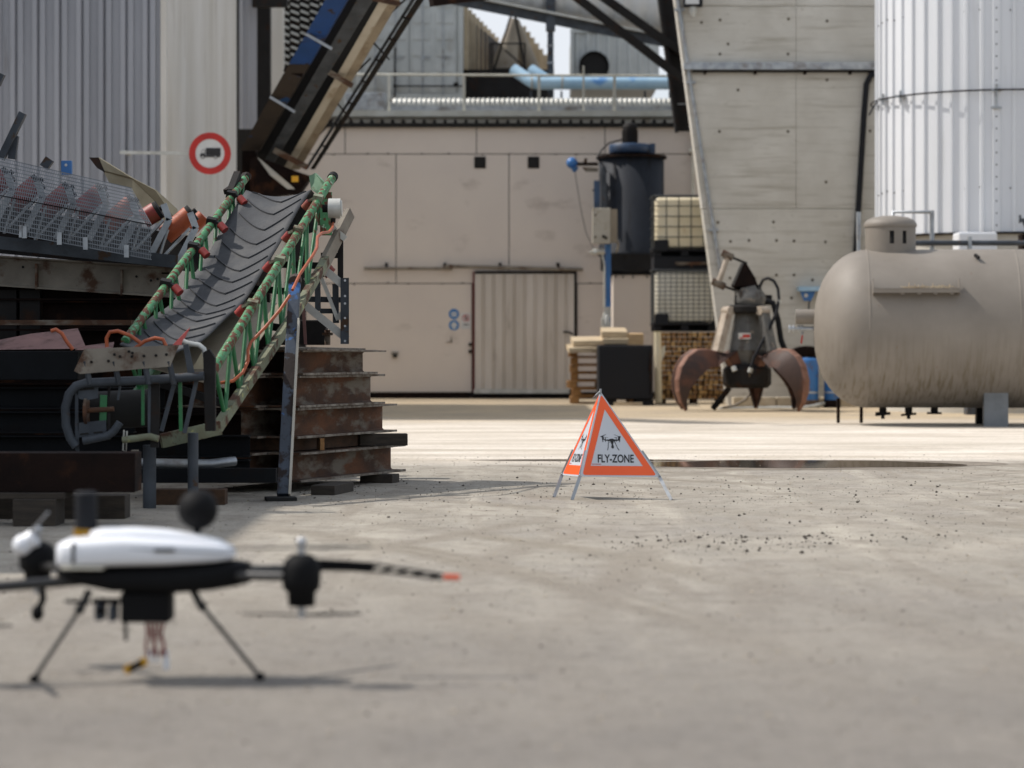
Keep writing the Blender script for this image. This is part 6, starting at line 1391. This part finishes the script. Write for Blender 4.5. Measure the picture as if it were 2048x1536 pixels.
# ================================================================== GREY LATTICE FRAME
lf = thing('lattice_frame', 'pale grey welded lattice frame standing on the beam stack', 'frame', P(660, 690, 18.3))
Y = 18.3
def lb(a, c_, w_, m_='galv_light', dy=0, nm='bar', d=.04):
    q = MB(); q.beam(P(*a, Y + dy), P(*c_, Y + dy), w_ * Y / F, d, up=(0, 1, 0)); return q.build(nm, M[m_], lf)
lb((637, 529), (686, 570), 15); lb((600, 602), (695, 679), 15); lb((639, 545), (676, 640), 7, 'galv_light', .03); lb((635, 560), (636, 622), 11, 'grey_steel', .06); lb((671, 568), (672, 646), 12, 'grey_steel', .06)
lb((610, 562), (637, 545), 11, 'galv_light', .05); lb((676, 636), (695, 618), 12, 'galv_light', .02); lb((600, 598), (690, 600), 11, 'grey_steel', .1); lb((640, 622), (670, 622), 10, 'grey_steel', .1)
lb((681, 470), (681, 560), 11, 'dark_steel', .08, 'upright'); lb((642, 511), (676, 511), 11, 'dark_steel', .08); lb((664, 455), (691, 478), 12, 'galv_light', .05)
q = MB(); q.bb(P(681, 688, Y - .05), P(698, 556, Y - .03)); q.bb(P(696, 688, Y - .05), P(698, 556, Y + .03)); po_ = q.build('perforated_post', M['grey_steel'], lf)
q = MB()
for yy in (561, 592, 607, 636, 652, 682): c0 = P(690, yy, Y - .051); q.cyl(c0, c0 - V(0, .003, 0), .009, n=10)
q.build_each('hole', M['silver'], po_)
q = MB(); q.tube([P(655, 690, Y + .1), P(655, 660, Y + .1)], .022, 8); q.box(P(655, 668, Y + .1), (.08, .06, .02)); q.build('screw_jack', M['rust'], lf)
q = MB(); q.cyl(P(645, 530, Y + .4), P(662, 548, Y + .4), .05, n=16); tag(q.build('red_roller_end', M['roller_red']), 'dark red roller end behind the pale lattice frame', 'roller')
q = MB(); q.prism([P(603, 612, 18.0), P(610, 616, 18.0), P(614, 690, 18.0), P(608, 688, 18.0)], (0, .01, 0)); tag(q.build('pink_strip', M['pink_plate']), 'narrow pink strip hanging beneath the lattice frame', 'strip')
q = MB(); q.bb(P(560, 690, 18.9), P(652, 640, 18.9) + V(0, .2, 0)); tag(q.build('dark_crate', M['dark_steel'], None, .01), 'dark box behind the foot of the pale lattice frame', 'box')
# ================================================================== RAISED CONVEYOR (upper middle)
rv = thing('raised_conveyor', 'raised steep conveyor with blue, black and cream lengthwise bands', 'conveyor', P(540, 345, 38))
YA, YB = 38.0, 34.0
def band(x0a, x1a, x0b, x1b, m_, nm, dy=0, th=.12, ya=338, yb=-25, par=None):
    # a = lower end at y=305, b = upper at y=0 in the photograph; a straight band in space
    def pt(xa, xb, y):
        u = (305 - y) / 305; return P(xa, 305, YA + dy).lerp(P(xb, 0, YB + dy), 0) if False else P(xa + (xb - xa) * u, y, 1 / (1 / (YA + dy) + (1 / (YB + dy) - 1 / (YA + dy)) * u))
    q = MB(); q.prism([pt(x0a, x0b, ya), pt(x1a, x1b, ya), pt(x1a, x1b, yb), pt(x0a, x0b, yb)], (0, th, 0)); return q.build(nm, M[m_] if isinstance(m_, str) else m_, par or rv)
band(478, 516, 650, 694, pm('deep_blue_panel', '#14407c', '#123868', sc=2, rough=.5, stain='#30261f', ss=2.5, slo=.60, shi=.64), 'blue_side_panel', ya=128)
band(478, 516, 650, 694, pm('dirty_side_panel', '#332a22', '#2a221c', sc=3, rough=.8, stain='#17406f', ss=2.2, slo=.64, shi=.67), 'lower_side_panel', ya=300, yb=129)
band(516, 538, 694, 716, 'black', 'belt_trough', .25, ya=322)
band(538, 560, 714, 745, 'grey_steel', 'side_rail', -.15, .06)
band(560, 586, 745, 760, 'black', 'belt_gap', .3)
band(585, 600, 760, 779, 'cream', 'cream_beam', -.1, .12)
band(600, 618, 779, 798, 'tan', 'cream_beam_underside', -.05, .12)
band(630, 636, 822, 829, 'grey_steel', 'outer_rail', .1, .06)
band(641, 650, 832, 846, 'dark_steel', 'outer_rail', -.05, .08)
def cut(xa, ya, xb, yb, u, w_, m_, nm, dy=-.2, th=.05):
    Y = 1 / (1 / (YA + dy) + (1 / (YB + dy) - 1 / (YA + dy)) * u); q = MB(); q.beam(P(xa, ya, Y), P(xb, yb, Y), w_, th, up=(0, 1, 0)); return q.build(nm, M[m_], rv)
cut(612, 68, 664, 98, .72, .04, 'galv', 'cross_strap'); cut(540, 194, 590, 224, .32, .04, 'galv', 'cross_strap')
cut(568, 138, 606, 150, .5, .07, 'rust_dark', 'cross_strap', -.05)
cut(645, 136, 705, 172, .5, .08, 'rust', 'cross_strap'); cut(548, 300, 615, 335, .05, .09, 'rust', 'cross_strap'); cut(725, -8, 800, 8, .98, .07, 'rust', 'cross_strap')
for i in range(7):
    u = .05 + i * .14; y = 305 * (1 - u); xa = 633 + (826 - 633) * u; xb = 645 + (840 - 645) * u; cut(xa - 2, y - 1, xb + 2, y + 7, u, .03, 'dark_steel', 'rung', 0)
for i in range(5):
    u = .12 + i * .2; y = 305 * (1 - u); xa = 618 + (797 - 618) * u; cut(xa, y, xa + 26 + 8 * u, y + (34 if i % 2 else -30), u, .025, 'dark_steel', 'lacing', .0, .03)
q = MB(); a = P(560, 345, 37.6); 
q.prism([P(500, 320, 37.6), P(514, 312, 37.6), P(600, 345, 37.5), P(622, 352, 37.5), P(600, 385, 37.5), P(545, 392, 37.5), P(500, 400, 37.6)], (0, .35, 0)); q.build('lower_hopper', M['rust_dark'], rv)
q = MB(); q.prism([P(514, 314, 37.3), P(520, 318, 37.3), P(560, 352, 37.2), P(590, 378, 37.2), P(575, 378, 37.2), P(540, 350, 37.2)], (0, .03, 0)); q.build('deflector_plate', M['cream'], rv)
q = MB(); q.bb(P(484, 400, 38.1), P(512, 290, 38.1) + V(0, .2, 0)); q.bb(P(580, 368, 37.35), P(600, 345, 37.3) + V(0, .1, 0)); q.build_each('brown_side_plate', M['rust_dark'], rv)
q = MB(); q.box(P(590, 358, 37.2), (.10, .05, .09)); q.build('yellow_mark', M['yellow'], rv)
q = MB()
for px_ in (505, 600): a = P(px_, 392, 37.8); q.bb((a.x - .09, 37.7, 0), (a.x + .09, 37.9, a.z + .05))
q.build('support_post', M['dark_steel'], rv)
# ================================================================== UNSEEN SHADE BLOCK ADDED ON THE LEFT (hall-shaped, casts the shade over the scrap)
sh_ = thing('left_shade_block', 'unseen hall-shaped block added to shade the scrap stacks from the left', 'building', (-10, 20, 0))
q = MB(); corr(q, (-8.6, 12.4, 0), (-8.6, 27, 0), 0, 8.7, .328, .05, (1, 0, 0)); corr(q, (-14, 12.4, 0), (-8.6, 12.4, 0), 0, 8.7, .328, .05, (0, -1, 0)); q.bb((-14, 12.5, 0), (-8.7, 27, 8.65)); q.build('wall', M['clad_blue'], sh_)
q = MB(); q.bb((-14.1, 12.3, 8.7), (-8.45, 27.1, 8.8)); q.build('roof', M['dark_steel'], sh_)
